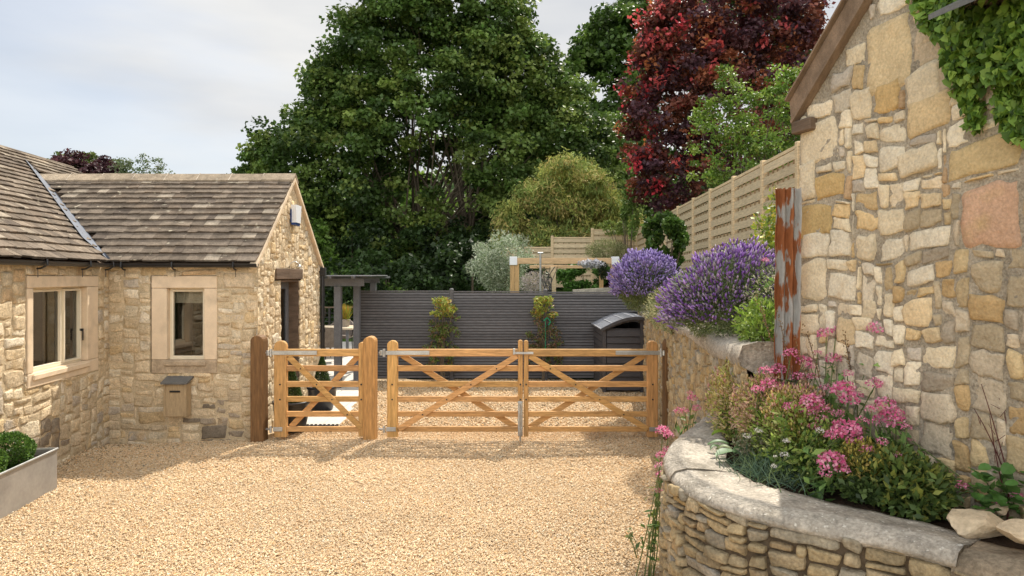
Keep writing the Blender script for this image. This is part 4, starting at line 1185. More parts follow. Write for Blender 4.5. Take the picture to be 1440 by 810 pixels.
RZ = [zc(p) for p in (495.8, 517.8, 540, 561, 582, 603.2)]
RH = [.088, .070, .070, .066, .066, .062]
def strap(b, x0, x1, z, y):
    b.box(x0, x1, y - .006, y, z - .026, z + .026)
def gate(name, label, xs0, xs1, xm0, xm1, hinge_left, front, back, zs_top, zm_top, strap_len, bolt=False, hinge=True):
    """hinge stile xs0..xs1, meeting stile xm0..xm1; front/back braces ((x,z),(x,z))"""
    xl, xr = (xs1, xm0) if hinge_left else (xm1, xs0)
    g_ = thing(name, label, 'gate', ((xs0 + xm1) / 2, GY_, .04), None)
    b = MB(); round_post(b, xs0, xs1, GY_ - .038, GY_ + .038, .04, zs_top, wc(), rad=.85); b.make('hinge_stile', M['larch_v'], g_)
    b = MB(); round_post(b, xm0, xm1, GY_ - .038, GY_ + .038, .045, zm_top, wc(), rad=.85); b.make('meeting_stile', M['larch_v'], g_)
    for k, (z, h) in enumerate(zip(RZ, RH)):
        b = MB(); b.bbox(np.array([(xl + xr) / 2, GY_, z]), np.array([1., 0, 0]), np.array([0, 1., 0]), np.array([0, 0, 1.]), (xr - xl) / 2 + .015, .020 if k else .032, h / 2, .004, wc(.16))
        b.make('rail', M['larch'], g_)
    for (p, q), yy, nm in ((front, GY_ - .033, 'brace'), (back, GY_ + .033, 'brace')):
        b = MB(); b.bar((p[0], yy, p[1]), (q[0], yy, q[1]), .022, .070, up=(0, -1, 0) if False else (0, 0, 1), c=wc(.16), bev=.003)
        b.make(nm, M['larch'], g_)
    # bolt heads
    for xx in ((xs0 + xs1) / 2, (xm0 + xm1) / 2):
        for z in (RZ[2], RZ[3]):
            b = MB(); b.tube([(xx, GY_ - .046, z), (xx, GY_ - .037, z)], .011, 8); b.make('bolt', M['gutter'], g_)
    (p, q) = front
    for z in RZ[1:5]:
        t_ = (z - p[1]) / (q[1] - p[1]); xx = p[0] + (q[0] - p[0]) * t_
        b = MB(); b.tube([(xx, GY_ - .051, z), (xx, GY_ - .043, z)], .009, 8); b.make('bolt', M['gutter'], g_)
    # hinges
    y = GY_ - .039
    sg = 1 if hinge_left else -1
    hx = xs0 if hinge_left else xs1
    b = MB()
    b.box(min(hx - sg * .02, hx + sg * strap_len), max(hx - sg * .02, hx + sg * strap_len), y - .008, y, RZ[0] - .024, RZ[0] + .026, bev=.002)
    b.tube([(hx - sg * .035, y - .01, RZ[0] - .045), (hx - sg * .035, y - .01, RZ[0] + .05)], .017, 10)
    b.tube([(hx - sg * .035, y - .01, RZ[0]), (hx - sg * .10, y + .01, RZ[0])], .013, 8)
    b.tube([(hx - sg * .07, y + .0, RZ[0] - .03), (hx - sg * .07, y, RZ[0] + .03)], .024, 8)
    for k in range(5): b.tube([(hx + sg * (.05 + k * (strap_len - .1) / 4), y - .013, RZ[0]), (hx + sg * (.05 + k * (strap_len - .1) / 4), y - .007, RZ[0])], .009, 8)
    b.make('top_hinge', M['galv'], g_)
    b = MB(); z = RZ[5] + .005
    b.bbox(np.array([hx + sg * .05, y - .004, z]), np.array([1., 0, 0]), np.array([0, 1., 0]), np.array([0, 0, 1.]), .06, .006, .026, .003)
    b.tube([(hx - sg * .035, y - .01, z - .04), (hx - sg * .035, y - .01, z + .04)], .015, 10); b.tube([(hx - sg * .035, y - .01, z), (hx - sg * .10, y + .01, z)], .013, 8)
    b.make('bottom_hinge', M['galv'], g_)
    return g_
gA = gate('pedestrian_gate', 'small single timber gate beside the cottage with galvanised strap hinge', xc(386.5), xc(404), xc(505), xc(513), True,
          ((xc(407), zc(501)), (xc(509), zc(601))), ((xc(503), zc(501)), (xc(408), zc(601))), zc(479), zc(481), .54)
gB = gate('field_gate', 'left leaf of the orange timber double gate, drop bolt at its meeting edge', xc(545), xc(559.5), xc(728.5), xc(735), True,
          ((xc(561), zc(603)), (xc(727), zc(500))), ((xc(565), zc(500)), (xc(728), zc(603))), zc(478.5), zc(478), .53)
gC = gate('field_gate', 'right leaf of the orange timber double gate, hinged near the retaining wall', xc(909.5), xc(924.5), xc(736.5), xc(743), False,
          ((xc(745), zc(500)), (xc(910), zc(603))), ((xc(907), zc(500)), (xc(743), zc(603))), zc(479), zc(478.5), .53)
# throw-over latch and drop bolt belong to the left leaf
b = MB(); y = GY_ - .055
b.box(xc(722), xc(750), y - .012, y, RZ[0] - .014, RZ[0] + .014, bev=.002); b.box(xc(721.5), xc(724.5), y - .03, y + .05, RZ[0] - .016, RZ[0] + .055, bev=.002)
b.make('throw_over_latch', M['galv'], gB)
b = MB(); xb = xc(731.5)
b.tube([(xb, y - .01, .0), (xb, y - .01, zc(567))], .012, 8)
for z in (zc(603), zc(580), zc(568)): b.box(xb - .024, xb + .024, y - .014, y + .016, z - .03, z + .03, bev=.002)
b.box(xb - .028, xb + .028, y + .006, y + .014, .06, zc(563))
b.make('drop_bolt', M['galv'], gB)

# ================================================================== CHARCOAL FENCE
FY = 13.42
DF = thing('slatted_fence', 'charcoal stained slatted fence closing the far side of the yard', 'fence', (-.4, FY, 0))
XS = [xc(503.5, FY), xc(635, FY), xc(767, FY), 2.52]
for i in range(3):
    b = MB(); x0, x1 = XS[i] + .03, XS[i + 1] - .03
    zt0 = zc(409.5, FY) - .012 * i
    n = 31
    for k in range(n):
        z = .05 + (zt0 - .06) * k / n
        dz = rgq.uniform(-.003, .003); cs_ = tuple(np.array([1, 1, 1]) * rgq.uniform(.78, 1.22))
        b.hexa([(x0, FY - .024, z), (x1, FY - .024, z + dz), (x1, FY + .0, z + dz + .004), (x0, FY + .0, z + .004), (x0, FY - .012, z + .039), (x1, FY - .012, z + .039 + dz), (x1, FY + .0, z + .039 + dz), (x0, FY + .0, z + .039)], cs_)
    for t_ in (.0, .33, .66, .985):
        xx = x0 + (x1 - x0) * t_
        b.box(xx, xx + .03, FY + .002, FY + .04, .03, zt0 - .02)
    b.box(x0, x1, FY - .025, FY + .03, zt0 - .012, zt0 + .012)
    sp = b.make('slat_panel', M['darkfence'], DF)
    b = MB(); b.box(x0, x1, FY + .0015, FY + .0019, .04, zt0 - .02); b.make('backing', M['gutter'], sp)  # very dark sheet added to give the slat gaps their shade
for i, x in enumerate(XS):
    b = MB(); zt = zc(406, FY) - .01 * i; b.box(x - .04, x + .04, FY - .035, FY + .055, -.05, zt + .0, bev=.012)
    b.tube([(x, FY + .01, zt), (x, FY + .01, zt + .02)], [.045, .02], 8)
    b.make('post', M['darkfence'], DF)

# ================================================================== BIN STORE
sh = thing('bin_store', 'charcoal louvred bin store with curved grey roof beside the retaining wall', 'bin store', (2.0, 12.6, 0))
sx0, sx1, sy0, sy1 = 1.60, 2.32, 12.02, 13.36
def zr(x): t_ = (x - sx0) / (sx1 - sx0); return 1.13 + .19 * math.sin(t_ * math.pi * .62)
b = MB()
for k in range(9):
    z = .04 + k * .118
    zt = z + .108
    b.hexa([(sx0 + .07, sy0 - .004, z), (sx1 - .06, sy0 - .004, z), (sx1 - .06, sy0 + .02, z), (sx0 + .07, sy0 + .02, z),
            (sx0 + .07, sy0 + .022, min(zt, 1.1)), (sx1 - .06, sy0 + .022, min(zt, 1.1)), (sx1 - .06, sy0 + .04, min(zt, 1.1)), (sx0 + .07, sy0 + .04, min(zt, 1.1))])
b.box(sx0 + .05, sx1 - .05, sy0 + .045, sy0 + .06, .02, 1.12)
b.make('door', M['shed'], sh)
b = MB()
for x in (sx0, sx1 - .058): b.box(x, x + .058, sy0 - .01, sy0 + .05, 0, zr(x + .03) - .01, bev=.004)
n = 12
P = [(sx0 + .06 + (sx1 - sx0 - .12) * k / n, sy0, zr(sx0 + .06 + (sx1 - sx0 - .12) * k / n) - .012) for k in range(n + 1)]
b.prism(P + [(x, y, z - .06) for x, y, z in P[::-1]], (0, .04, 0)); b.make('frame', M['shed'], sh)
b = MB()
for k in range(9):
    z = .03 + k * .12; b.box(sx0 + .0, sx0 + .02, sy0 + .052, sy1, z, z + .108)
    b.box(sx1 - .02, sx1, sy0 + .052, sy1, z, z + .108)
b.box(sx0 + .022, sx0 + .03, sy0 + .06, sy1, .02, 1.13); b.box(sx1 - .03, sx1 - .022, sy0 + .06, sy1, .02, 1.2); b.box(sx0 + .03, sx1 - .03, sy1 - .02, sy1, .02, 1.1)
b.make('side_slats', M['shed'], sh)
b = MB(); n = 12
P = [(sx0 - .04 + (sx1 - sx0 + .06) * k / n, sy0 - .05, zr(sx0 - .04 + (sx1 - sx0 + .06) * k / n) + .008) for k in range(n + 1)]
b.prism(P + [(x, y, z - .016) for x, y, z in P[::-1]], (0, sy1 - sy0 + .04, 0))
for k in range(0, 10):       # battens
    y = sy0 + .0 + k * .145
    b.prism([(x, y, z + .010) for x, _, z in P] + [(x, y, z + .001) for x, _, z in P[::-1]], (0, .018, 0))
for k in range(0, 13, 3):
    x, _, z = P[k]; b.bar((x, sy0 - .05, z + .006), (x, sy1, z + .006), .02, .012)
b.make('roof', M['shedroof'], sh)
b = MB(); b.prism([(x, sy0 - .056, z + .006) for x, _, z in P] + [(x, sy0 - .056, z - .045) for x, _, z in P[::-1]], (0, .005, 0)); b.make('fascia', M['shed'], sh)

# ================================================================== TAN WEAVE FENCE
TF = thing('panel_fence', 'tan hit and miss timber panel fence running along the bank', 'fence', (4.5, 18, 1.9))
rgf = np.random.default_rng(40)
def tan_panel(p0, p1, zt0, zt1, hgt):
    p0, p1 = np.array([*p0, 0.]), np.array([*p1, 0.])
    u = nrm(p1 - p0); L_ = np.linalg.norm(p1 - p0)
    nn_ = np.cross(u, (0, 0, 1)); 
    if nn_ @ (np.array([0, 0, 0]) - (p0 + p1) / 2) < 0: nn_ = -nn_
    b = MB(); n = 9
    a, e = p0 + u * .05, p1 - u * .05
    for k in range(n):
        f = k / n
        z0, z1 = zt0 - hgt + hgt * f, zt1 - hgt + hgt * f
        off = .018
        bh = hgt / n * .66
        c = tuple(np.array([1, 1, 1]) * rgf.uniform(.82, 1.12))
        q0, q1 = a + nn_ * off + (0, 0, z0 + .02 + bh / 2), e + nn_ * off + (0, 0, z1 + .02 + bh / 2)
        b.bar(q0, q1, .014, bh, c=c)
        q0, q1 = a - nn_ * off + (0, 0, z0 + .02 + bh * 1.22), e - nn_ * off + (0, 0, z1 + .02 + bh * 1.22)
        b.bar(q0, q1, .014, bh * .46, c=tuple(np.array(c) * .85))  # recessed board tinted darker, painting in the shade behind the front boards
    for t_ in (.14, .28, .42, .58, .72, .86):
        q = p0 + u * L_ * t_
        zt = zt0 + (zt1 - zt0) * t_
        b.bar(q + (0, 0, zt - hgt + .02), q + (0, 0, zt - .03), .020, .02, up=tuple(nn_), c=(.5, .45, .4))
    b.bar(a + (0, 0, zt0 - .01), e + (0, 0, zt1 - .01), .05, .05, c=(1.08, 1.05, 1)); b.bar(a + (0, 0, zt0 - hgt), e + (0, 0, zt1 - hgt), .045, .05, c=(1, 1, 1))
    b.make('weave_panel', M['pine'], TF)
def tan_post(p, zt, zb):
    b = MB(); b.box(p[0] - .05, p[0] + .05, p[1] - .05, p[1] + .05, zb, zt, (1.02, .98, .92), bev=.008); b.make('post', M['pine'], TF)
dl = [8.3, 10.1, 11.62, 13.27, 14.96, 16.5, 18.2, 19.9, 21.6, 23.3, 25.0]
fx_ = lambda d: 4.25 + .0235 * (d - 10.1)
ft_ = lambda d: 4.02 - .0155 * (d - 8)
for i in range(len(dl) - 1):
    tan_panel((fx_(dl[i]), dl[i]), (fx_(dl[i + 1]), dl[i + 1]), ft_(dl[i]), ft_(dl[i + 1]), 1.86)
for d in dl: tan_post((fx_(d), d), ft_(d) + .05, 1.7)
xf = [4.6, 2.94, 1.47, -.15]; tf_ = [3.74, 3.46, 3.10]
for i in range(3):
    tan_panel((xf[i], 25.0), (xf[i + 1], 25.0), tf_[i], tf_[i], 1.8)
    tan_post((xf[i + 1], 25.0), tf_[i] + .06, tf_[i] - 2.1)

# ================================================================== GREY PERGOLA, TABLE, CHAIRS
PG = thing('pergola', 'grey painted pergola standing over the patio behind the cottage', 'pergola', (-3.0, 12.6, 0))
def pst(x, y, w, zt, m='greypaint', par=PG, nm='post', z0=0):
    b = MB(); b.box(x - w / 2, x + w / 2, y - w / 2, y + w / 2, z0, zt, bev=.005); return b.make(nm, M[m], par)
pst(xc(475.5, 12.4), 12.4, .125, 1.86); pst(xc(502, 12.9), 12.9, .115, 1.86); pst(xc(525, 15.2), 15.2, .12, 1.90); pst(-5.2, 12.4, .12, 1.86); pst(-5.2, 15.2, .12, 1.9)
b = MB(); b.bar((-5.5, 12.4, 1.93), (xc(512, 12.4), 12.4, 1.93), .06, .13); b.make('beam', M['greypaint'], PG)
b = MB(); b.bar((-5.5, 15.2, 1.96), (-2.95, 15.2, 1.96), .06, .13); b.make('beam', M['greypaint'], PG)
for k in range(7):
    x = -5.35 + k * .42
    b = MB(); b.prism([(x, 12.05, 2.0), (x, 15.6, 2.0), (x, 15.6, 2.045), (x, 12.0, 2.045)], (.045, 0, 0)); b.make('rafter', M['greypaint'], PG)
b = MB(); b.prism([(xc(446, 12.1), 12.1, 2.046), (xc(520, 12.1), 12.1, 2.046), (xc(538, 13.4), 13.4, 2.05), (xc(545, 15.3), 15.3, 2.05), (xc(446, 15.3), 15.3, 2.05)], (0, 0, .018)); b.make('roof_sheet', M['shedroof'], PG)

tb = thing('garden_table', 'pale topped garden table on the patio beyond the pergola posts', 'table', (-4.9, 17.6, 0))
b = MB(); b.box(-5.9, -4.0, 17.1, 18.1, .70, .745, bev=.008); b.make('table_top', M['tabletop'], tb)
for x in (-5.75, -4.15):
    for y in (17.2, 18.0):
        b = MB(); b.box(x - .03, x + .03, y - .03, y + .03, .02, .698); b.make('leg', M['greypaint'], tb)
def chair(loc, rot, lab):
    t = thing('wicker_chair', lab, 'chair', loc, 'wicker chairs round the patio table')
    t.rotation_euler.z = 0
    cx, cy = loc[0], loc[1]
    ca, sa = math.cos(rot), math.sin(rot)
    def W(p): return (cx + p[0] * ca - p[1] * sa, cy + p[0] * sa + p[1] * ca, p[2])
    b = MB(); b.hexa([W(p) for p in ((-.25, -.24, .38), (.25, -.24, .38), (.25, .24, .38), (-.25, .24, .38), (-.25, -.24, .46), (.25, -.24, .46), (.25, .24, .45), (-.25, .24, .45))]); b.make('seat', M['wicker'], t)
    b = MB()
    n = 12; P0, P1 = [], []
    for k in range(n + 1):
        a = math.pi * (1.0 + k / n)
        P0.append((.30 * math.cos(a), .30 * math.sin(a) + .04, .42)); P1.append((.33 * math.cos(a), .34 * math.sin(a) + .03, .68 + .18 * math.sin(math.pi * k / n)))
    V = [W(p) for p in P0 + P1] + [W((p[0] * .92, p[1] * .92, p[2])) for p in P0 + P1]
    m_ = n + 1
    F = [(i, i + 1, m_ + i + 1, m_ + i) for i in range(n)] + [(2 * m_ + i, 3 * m_ + i, 3 * m_ + i + 1, 2 * m_ + i + 1) for i in range(n)] + [(m_ + i, m_ + i + 1, 3 * m_ + i + 1, 3 * m_ + i) for i in range(n)]
    b.add(V, F); b.make('backrest', M['wicker'], t)
    for x in (-.22, .22):
        for y in (-.21, .21):
            b = MB(); b.tube([W((x, y, .38)), W((x * 1.1, y * 1.1, .0))], .014, 6); b.make('leg', M['gutter'], t)
chair((-4.75, 16.75, .02), 0, 'woven chair back towards us in front of the pale table')
chair((-5.55, 16.75, .02), .1, 'woven chair nearly hidden behind the cottage downpipe')
chair((-4.35, 16.1, .02), .25, 'larger woven chair nearest to the grey pergola post')
chair((-4.6, 18.45, .02), math.pi, 'woven chair on the far side of the pale table')
rl = thing('wire_railing', 'dark horizontal wire railing at the far edge of the patio', 'railing', (-6, 20.2, 0))
b = MB(); b.bar((-9, 20.2, 1.12), (-3.6, 20.2, 1.12), .05, .04); b.make('top_rail', M['oak'], rl)
for k in range(7):
    b = MB(); b.tube([(-9, 20.2, .2 + k * .125), (-3.6, 20.2, .2 + k * .125)], .009, 5); b.make('wire', M['gutter'], rl)
for x in (-8.8, -7.1, -5.4, -3.65):
    b = MB(); b.box(x - .03, x + .03, 20.17, 20.23, 0, 1.1); b.make('post', M['gutter'], rl)

# ================================================================== TIMBER PLAY/ROSE FRAME BEHIND THE FENCE
WF = thing('timber_frame', 'open timber garden frame with white capped corners behind the dark fence', 'garden frame', (1.2, 16, 1.3))
D = 16.0
for px in (720.5, 727): 
    b = MB(); x = xc(px, D); b.box(x - .052, x + .052, D - .05, D + .05, 1.1, 2.36, bev=.006); b.make('post', M['pinepost'], WF)
b = MB(); x = xc(862, D); b.box(x - .06, x + .06, D - .05, D + .05, 1.1, 2.36, bev=.006); b.make('post', M['pinepost'], WF)
b = MB(); x = xc(845.5, D + 1.4); b.box(x - .05, x + .05, D + 1.35, D + 1.45, 1.1, 2.3, bev=.006); b.make('post', M['pinepost'], WF)
b = MB(); x = xc(778, D + 1.2); b.box(x - .065, x + .065, D + 1.15, D + 1.25, 1.1, 2.28, bev=.006); b.make('post', M['greypaint'] if False else M['pine'], WF)
b = MB(); b.box(xc(717.5, D), xc(868, D), D - .06, D + .06, 2.33, 2.47, (.9, .78, .68), bev=.006); b.make('beam', M['pine'], WF)
b = MB(); b.box(xc(745, D + 1.2), xc(852, D + 1.2), D + 1.26, D + 1.36, 2.24, 2.32, (.9, .78, .68), bev=.006); b.make('beam', M['pine'], WF)
for px in (722, 865):
    b = MB(); x = xc(px, D); b.box(x - .09, x + .09, D - .08, D + .08, 2.30, 2.5, bev=.01); b.make('corner_cap', M['white'], WF)
bp = thing('bird_pole', 'thin grey metal pole standing left of the grey post behind the fence', 'pole', (xc(760, 15.2), 15.2, 1.2))
b = MB(); x = xc(760, 15.2); b.tube([(x, 15.2, 1.0), (x, 15.2, 2.55)], .022, 8); b.tube([(x - .06, 15.2, 2.56), (x + .06, 15.2, 2.56)], .02, 8); b.make('shaft', M['galv'], bp)
wl2 = thing('terrace_edging', 'low pale stone terrace edging behind the dark fence', 'edging', (1.9, 15, 1.5))
b = MB(); b.prism([(1.35, 15.2, 1.4), (2.6, 14.6, 1.4), (2.6, 14.6, 1.83), (1.35, 15.2, 1.74)], (.02, .22, 0)); b.make('edging_stones', M['coping'], wl2)

# ================================================================== ZINC TROUGH
TRO = thing('zinc_trough', 'long galvanised planter trough standing against the cottage wall', 'planter', (-4.6, 5.6, 0))
tA, tB = np.array([-4.385, 6.58, 0]), np.array([-4.385, 6.58, 0]) + MU * 1.9     # front-right edge
tw = .42
b = MB()
def trp(u, w, z): return tA + MU * u - MN * w + np.array([0, 0, z])
th_ = .012
for (u0, u1, w0, w1) in ((0, 1.9, 0, th_), (0, 1.9, tw - th_, tw), (0, th_, th_ + .001, tw - th_ - .001), (1.9 - th_, 1.9, th_ + .001, tw - th_ - .001)):
    b.hexa([trp(u0, w0, .0), trp(u1, w0, .0), trp(u1, w1, .0), trp(u0, w1, .0), trp(u0, w0, .385), trp(u1, w0, .385), trp(u1, w1, .385), trp(u0, w1, .385)])
b.make('body', M['galv_dull'], TRO)
b = MB(); b.tube([trp(-.004, -.004, .385), trp(1.904, -.004, .385), trp(1.904, tw + .004, .385), trp(-.004, tw + .004, .385), trp(-.004, -.004, .385)], .011, 8); b.make('rolled_rim', M['galv'], TRO)
b = MB(); b.hexa([trp(.02, .02, .2), trp(1.88, .02, .2), trp(1.88, tw - .02, .2), trp(.02, tw - .02, .2), trp(.02, .02, .33), trp(1.88, .02, .33), trp(1.88, tw - .02, .33), trp(.02, tw - .02, .33)]); b.make('soil', M['soil'], TRO)

# ================================================================== RUSTY SHEET POST
rs = thing('rusty_post', 'upright strip of corrugated sheet, grey paint flaking to rust', 'post', (1.70, 4.33, 1.45))
b = MB(); P = []
w_ = .155; n = 28
cx, cy = xc(1108, 4.28), 4.28
fr_, bk_ = [], []
for k in range(n + 1):
    t_ = k / n; u = (t_ - .5) * w_
    d_ = .016 * math.cos(t_ * 2 * math.pi * 3)
    fr_.append((cx + u * .98, cy + u * -.15 - d_)); bk_.append((cx + u * .98, cy + u * -.15 - d_ + .006))
zb, zt = 1.40, EYE + (388 - 263) / 960 * 4.28
rows = 14
V = []
for r_ in range(rows + 1):
    z = zb + (zt - zb) * r_ / rows
    for k, (x, y) in enumerate(fr_ + bk_[::-1]):
        lean = -.012 * (1 - r_ / rows)
        zz = z - (.018 * abs(math.sin(k * 1.3)) if r_ == rows else 0)
        V.append((x + lean + .003 * math.sin(r_ * 1.7), y, zz))
m_ = 2 * (n + 1)
F = [(r_ * m_ + k, r_ * m_ + (k + 1) % m_, (r_ + 1) * m_ + (k + 1) % m_, (r_ + 1) * m_ + k) for r_ in range(rows) for k in range(m_)] 
F += [(rows * m_ + k, rows * m_ + k + 1, rows * m_ + m_ - 2 - k, rows * m_ + m_ - 1 - k) for k in range(n)]
b.add(V, F); b.make('corrugated_sheet', M['rustsheet'], rs, smooth=False)
# ================================================================== PLANT BUILDERS
G1 = [(.055, .105, .022), (.075, .14, .028), (.04, .08, .018), (.10, .17, .035)]
def blade_cloud(rng, c, r, n, leaf, pal, aspect=.45, upn=.4, droop=0, varl=.25, shell=.3, bottom=-1):
    """leaves filling an ellipsoid, facing outwards"""
    d = sph(rng, n); d = d[d[:, 2] > bottom]
    n = len(d)
    rr = shell + (1 - shell) * rng.random((n, 1)) ** .5
    bump = 1 + .12 * np.array([mnoise.noise(Vector(q * 2.6)) for q in d])[:, None] * 1.5
    P = np.array(c) + d * np.array(r) * rr * bump
    a = d + rng.normal(size=(n, 3)) * .7; a[:, 2] += .3 - droop
    nv = rng.normal(size=(n, 3)) * .5 + d * .5; nv[:, 2] += upn
    ln = leaf * rng.uniform(.6, 1.3, n)
    V, F = leafV(P, a, nv, ln, ln * aspect)
    pal = np.array(pal)
    C = pal[rng.choice(len(pal), n)] * rng.uniform(1 - varl, 1 + varl, (n, 1))
    return V, F, np.repeat(np.clip(C, .003, 1), 4, 0)

def strips(P0, P1, w, rng, bend=.15, seg=3, col=(.1, .15, .05), taper=.25):
    """thin stems as narrow ribbons bending from P0 to P1 (two crossed would double the cost)"""
    n = len(P0)
    P0, P1 = np.asarray(P0, float), np.asarray(P1, float)
    mid = (P0 + P1) / 2 + rng.normal(size=(n, 3)) * bend * np.linalg.norm(P1 - P0, axis=1)[:, None] * .5
    ts = np.linspace(0, 1, seg + 1)
    d = nrm(P1 - P0); s = nrm(np.cross(d, rng.normal(size=(n, 3))))
    w = np.broadcast_to(w, n)
    V = []
    for t in ts:
        p = (1 - t) ** 2 * P0 + 2 * t * (1 - t) * mid + t * t * P1
        ww = (w * (1 - (1 - taper) * t))[:, None] * .5
        V += [p - s * ww, p + s * ww]
    V = np.stack(V, 1)
    k = np.arange(n)[:, None] * (2 * (seg + 1))
    F = []
    for i in range(seg):
        F += [k + np.array([2 * i, 2 * i + 1, 2 * i + 3]), k + np.array([2 * i, 2 * i + 3, 2 * i + 2])]
    F = np.concatenate(F, 0)
    C = np.tile(np.array(col), (n, 1)) if np.ndim(col) == 1 else np.array(col)
    C = C * rng.uniform(.75, 1.25, (n, 1))
    return V.reshape(-1, 3), F, np.repeat(C, 2 * (seg + 1), 0)

def spikes(P, D, ln, r, C):
    """little pointed flower spikes (six sided diamonds)"""
    n = len(P); D = nrm(D)
    a = nrm(np.cross(D, np.tile([.3, .5, .8], (n, 1)))); b_ = np.cross(D, a)
    ln, r = np.broadcast_to(ln, n)[:, None], np.broadcast_to(r, n)[:, None]
    V = [P]
    for k in range(3):
        an = 2.094 * k; V.append(P + D * ln * .35 + (a * math.cos(an) + b_ * math.sin(an)) * r)
    for k in range(3):
        an = 2.094 * k + 1.0; V.append(P + D * ln * .7 + (a * math.cos(an) + b_ * math.sin(an)) * r * .8)
    V.append(P + D * ln)
    V = np.stack(V, 1)
    f = np.array([[0, 2, 1], [0, 3, 2], [0, 1, 3], [1, 2, 4], [2, 5, 4], [2, 3, 5], [3, 6, 5], [3, 1, 6], [1, 4, 6], [4, 5, 7], [5, 6, 7], [6, 4, 7]])
    F = (np.arange(n)[:, None, None] * 8 + f[None]).reshape(-1, 3)
    return V.reshape(-1, 3), F, np.repeat(C, 8, 0)

def lavender(label, c, r, n, seed, base, fl=((.34, .17, .52), (.42, .24, .60), (.24, .11, .40), (.55, .38, .68), (.30, .20, .40), (.40, .36, .38), (.50, .42, .52)), spike=.05, cover=-.35, green=.25, lean=False):
    rng = np.random.default_rng(seed)
    t = thing('lavender', label, 'lavender', base, 'lavender bushes on the retaining wall')
    d = sph(rng, n * 2); d = d[(d[:, 2] > cover)][:n]; n = len(d)
    bmp = np.array([1 + .20 * mnoise.noise(Vector(q * 2.1 + np.array([seed * 3.3, 0, 0]))) + .14 * mnoise.noise(Vector(q * 6.1)) for q in d])[:, None]
    lenf = rng.uniform(.82, 1.06, (n, 1)) * bmp
    T = np.array(c) + d * np.array(r) * lenf
    if lean: T[:, 2] += (T[:, 0] - c[0]) * .22 + .06 * np.clip(T[:, 0] - c[0], 0, 1) * rng.random(n); T[:, 0] += (c[2] - T[:, 2]) * -.12
    root = np.array(base) + np.array([0, 0, .1]) + rng.normal(size=(n, 3)) * np.array([.10, .10, .04])
    S = strips(root * .35 + T * .65 + rng.normal(size=(n, 3)) * .02, T, .006, rng, .08, 2, (.17, .22, .10))
    mk('stems', S[0], S[1], M['dullleaf'], t, S[2])
    # flower colour thins out on the underside of the dome, where green shoots show
    keep = rng.random(n) < np.clip(.58 + .55 * d[:, 2] + .40 * (-d[:, 0]), .08, 1.0)
    pal = np.array(fl)
    C = pal[rng.choice(len(pal), n)] * rng.uniform(.75, 1.3, (n, 1))
    D = d * .8 + np.array([0, 0, .55]) + rng.normal(size=(n, 3)) * .18
    k = keep
    F_ = spikes(T[k], D[k], spike * rng.uniform(.7, 1.4, k.sum()), spike * .20, C[k])
    F2 = spikes(T[k] - nrm(D[k]) * spike * .7 + rng.normal(size=(k.sum(), 3)) * .003, D[k], spike * .5, spike * .15, C[k] * .8)
    V, F, CC = join(F_, F2)
    mk('flower_spikes', V, F, M['petal'], t, CC)
    B = blade_cloud(rng, np.array(c) - np.array([0, 0, .03]), np.array(r) * .86, int(n * 2.6), .07, [(.17, .22, .09), (.22, .28, .12), (.13, .18, .07), (.26, .31, .16)], aspect=.12, shell=.5)
    mk('foliage', B[0], B[1], M['dullleaf'], t, B[2])
    return t

def shrub(name, label, cat, c, r, n, leaf, pal, seed, base=None, aspect=.45, stems=6, group=None, m='leaf', nclump=0, stemmat='bark', stem_r=.012, **kw):
    rng = np.random.default_rng(seed)
    c, r = np.array(c, float), np.array(r, float)
    base = c - np.array([0, 0, r[2]]) if base is None else np.array(base, float)
    t = thing(name, label, cat, base, group)
    arr = []
    if nclump:
        d = sph(rng, nclump); cc = c + d * r * (.45 + .5 * rng.random((nclump, 1)) ** .6)
        for q in cc:
            s = rng.uniform(.22, .36)
            arr.append(blade_cloud(rng, q, r * s, n // nclump, leaf, np.array(pal) * rng.uniform(.75, 1.25), aspect, **kw))
    else:
        cc = c + sph(rng, 20) * r * .7
        arr.append(blade_cloud(rng, c, r, n, leaf, pal, aspect, **kw))
    V, F, C = join(*arr)
    mk('foliage', V, F, M[m], t, C)
    b = MB()
    for k in range(stems):
        q = cc[rng.integers(len(cc))]
        b.tube([base + rng.normal(size=3) * .02 * np.array([1, 1, 0]), (base + q) / 2 + rng.normal(size=3) * .03, q], [stem_r, stem_r * .8, stem_r * .3], 6)
    if stems: b.make('stems', M[stemmat], t, smooth=True)
    return t

# ---- lavenders on the wall
lavender('large purple lavender nearest to the rusty post, spilling over the wall', (1.77, 5.72, 1.87), (.50, .58, .40), 2700, 1, (1.80, 5.75, 1.50), spike=.046, lean=True)
lavender('second purple lavender further along, above the bin store', (1.95, 10.0, 1.93), (.47, .75, .46), 3600, 2, (2.12, 10.0, 1.42), spike=.055,
         fl=((.36, .27, .56), (.44, .34, .64), (.26, .19, .44), (.52, .43, .70)))

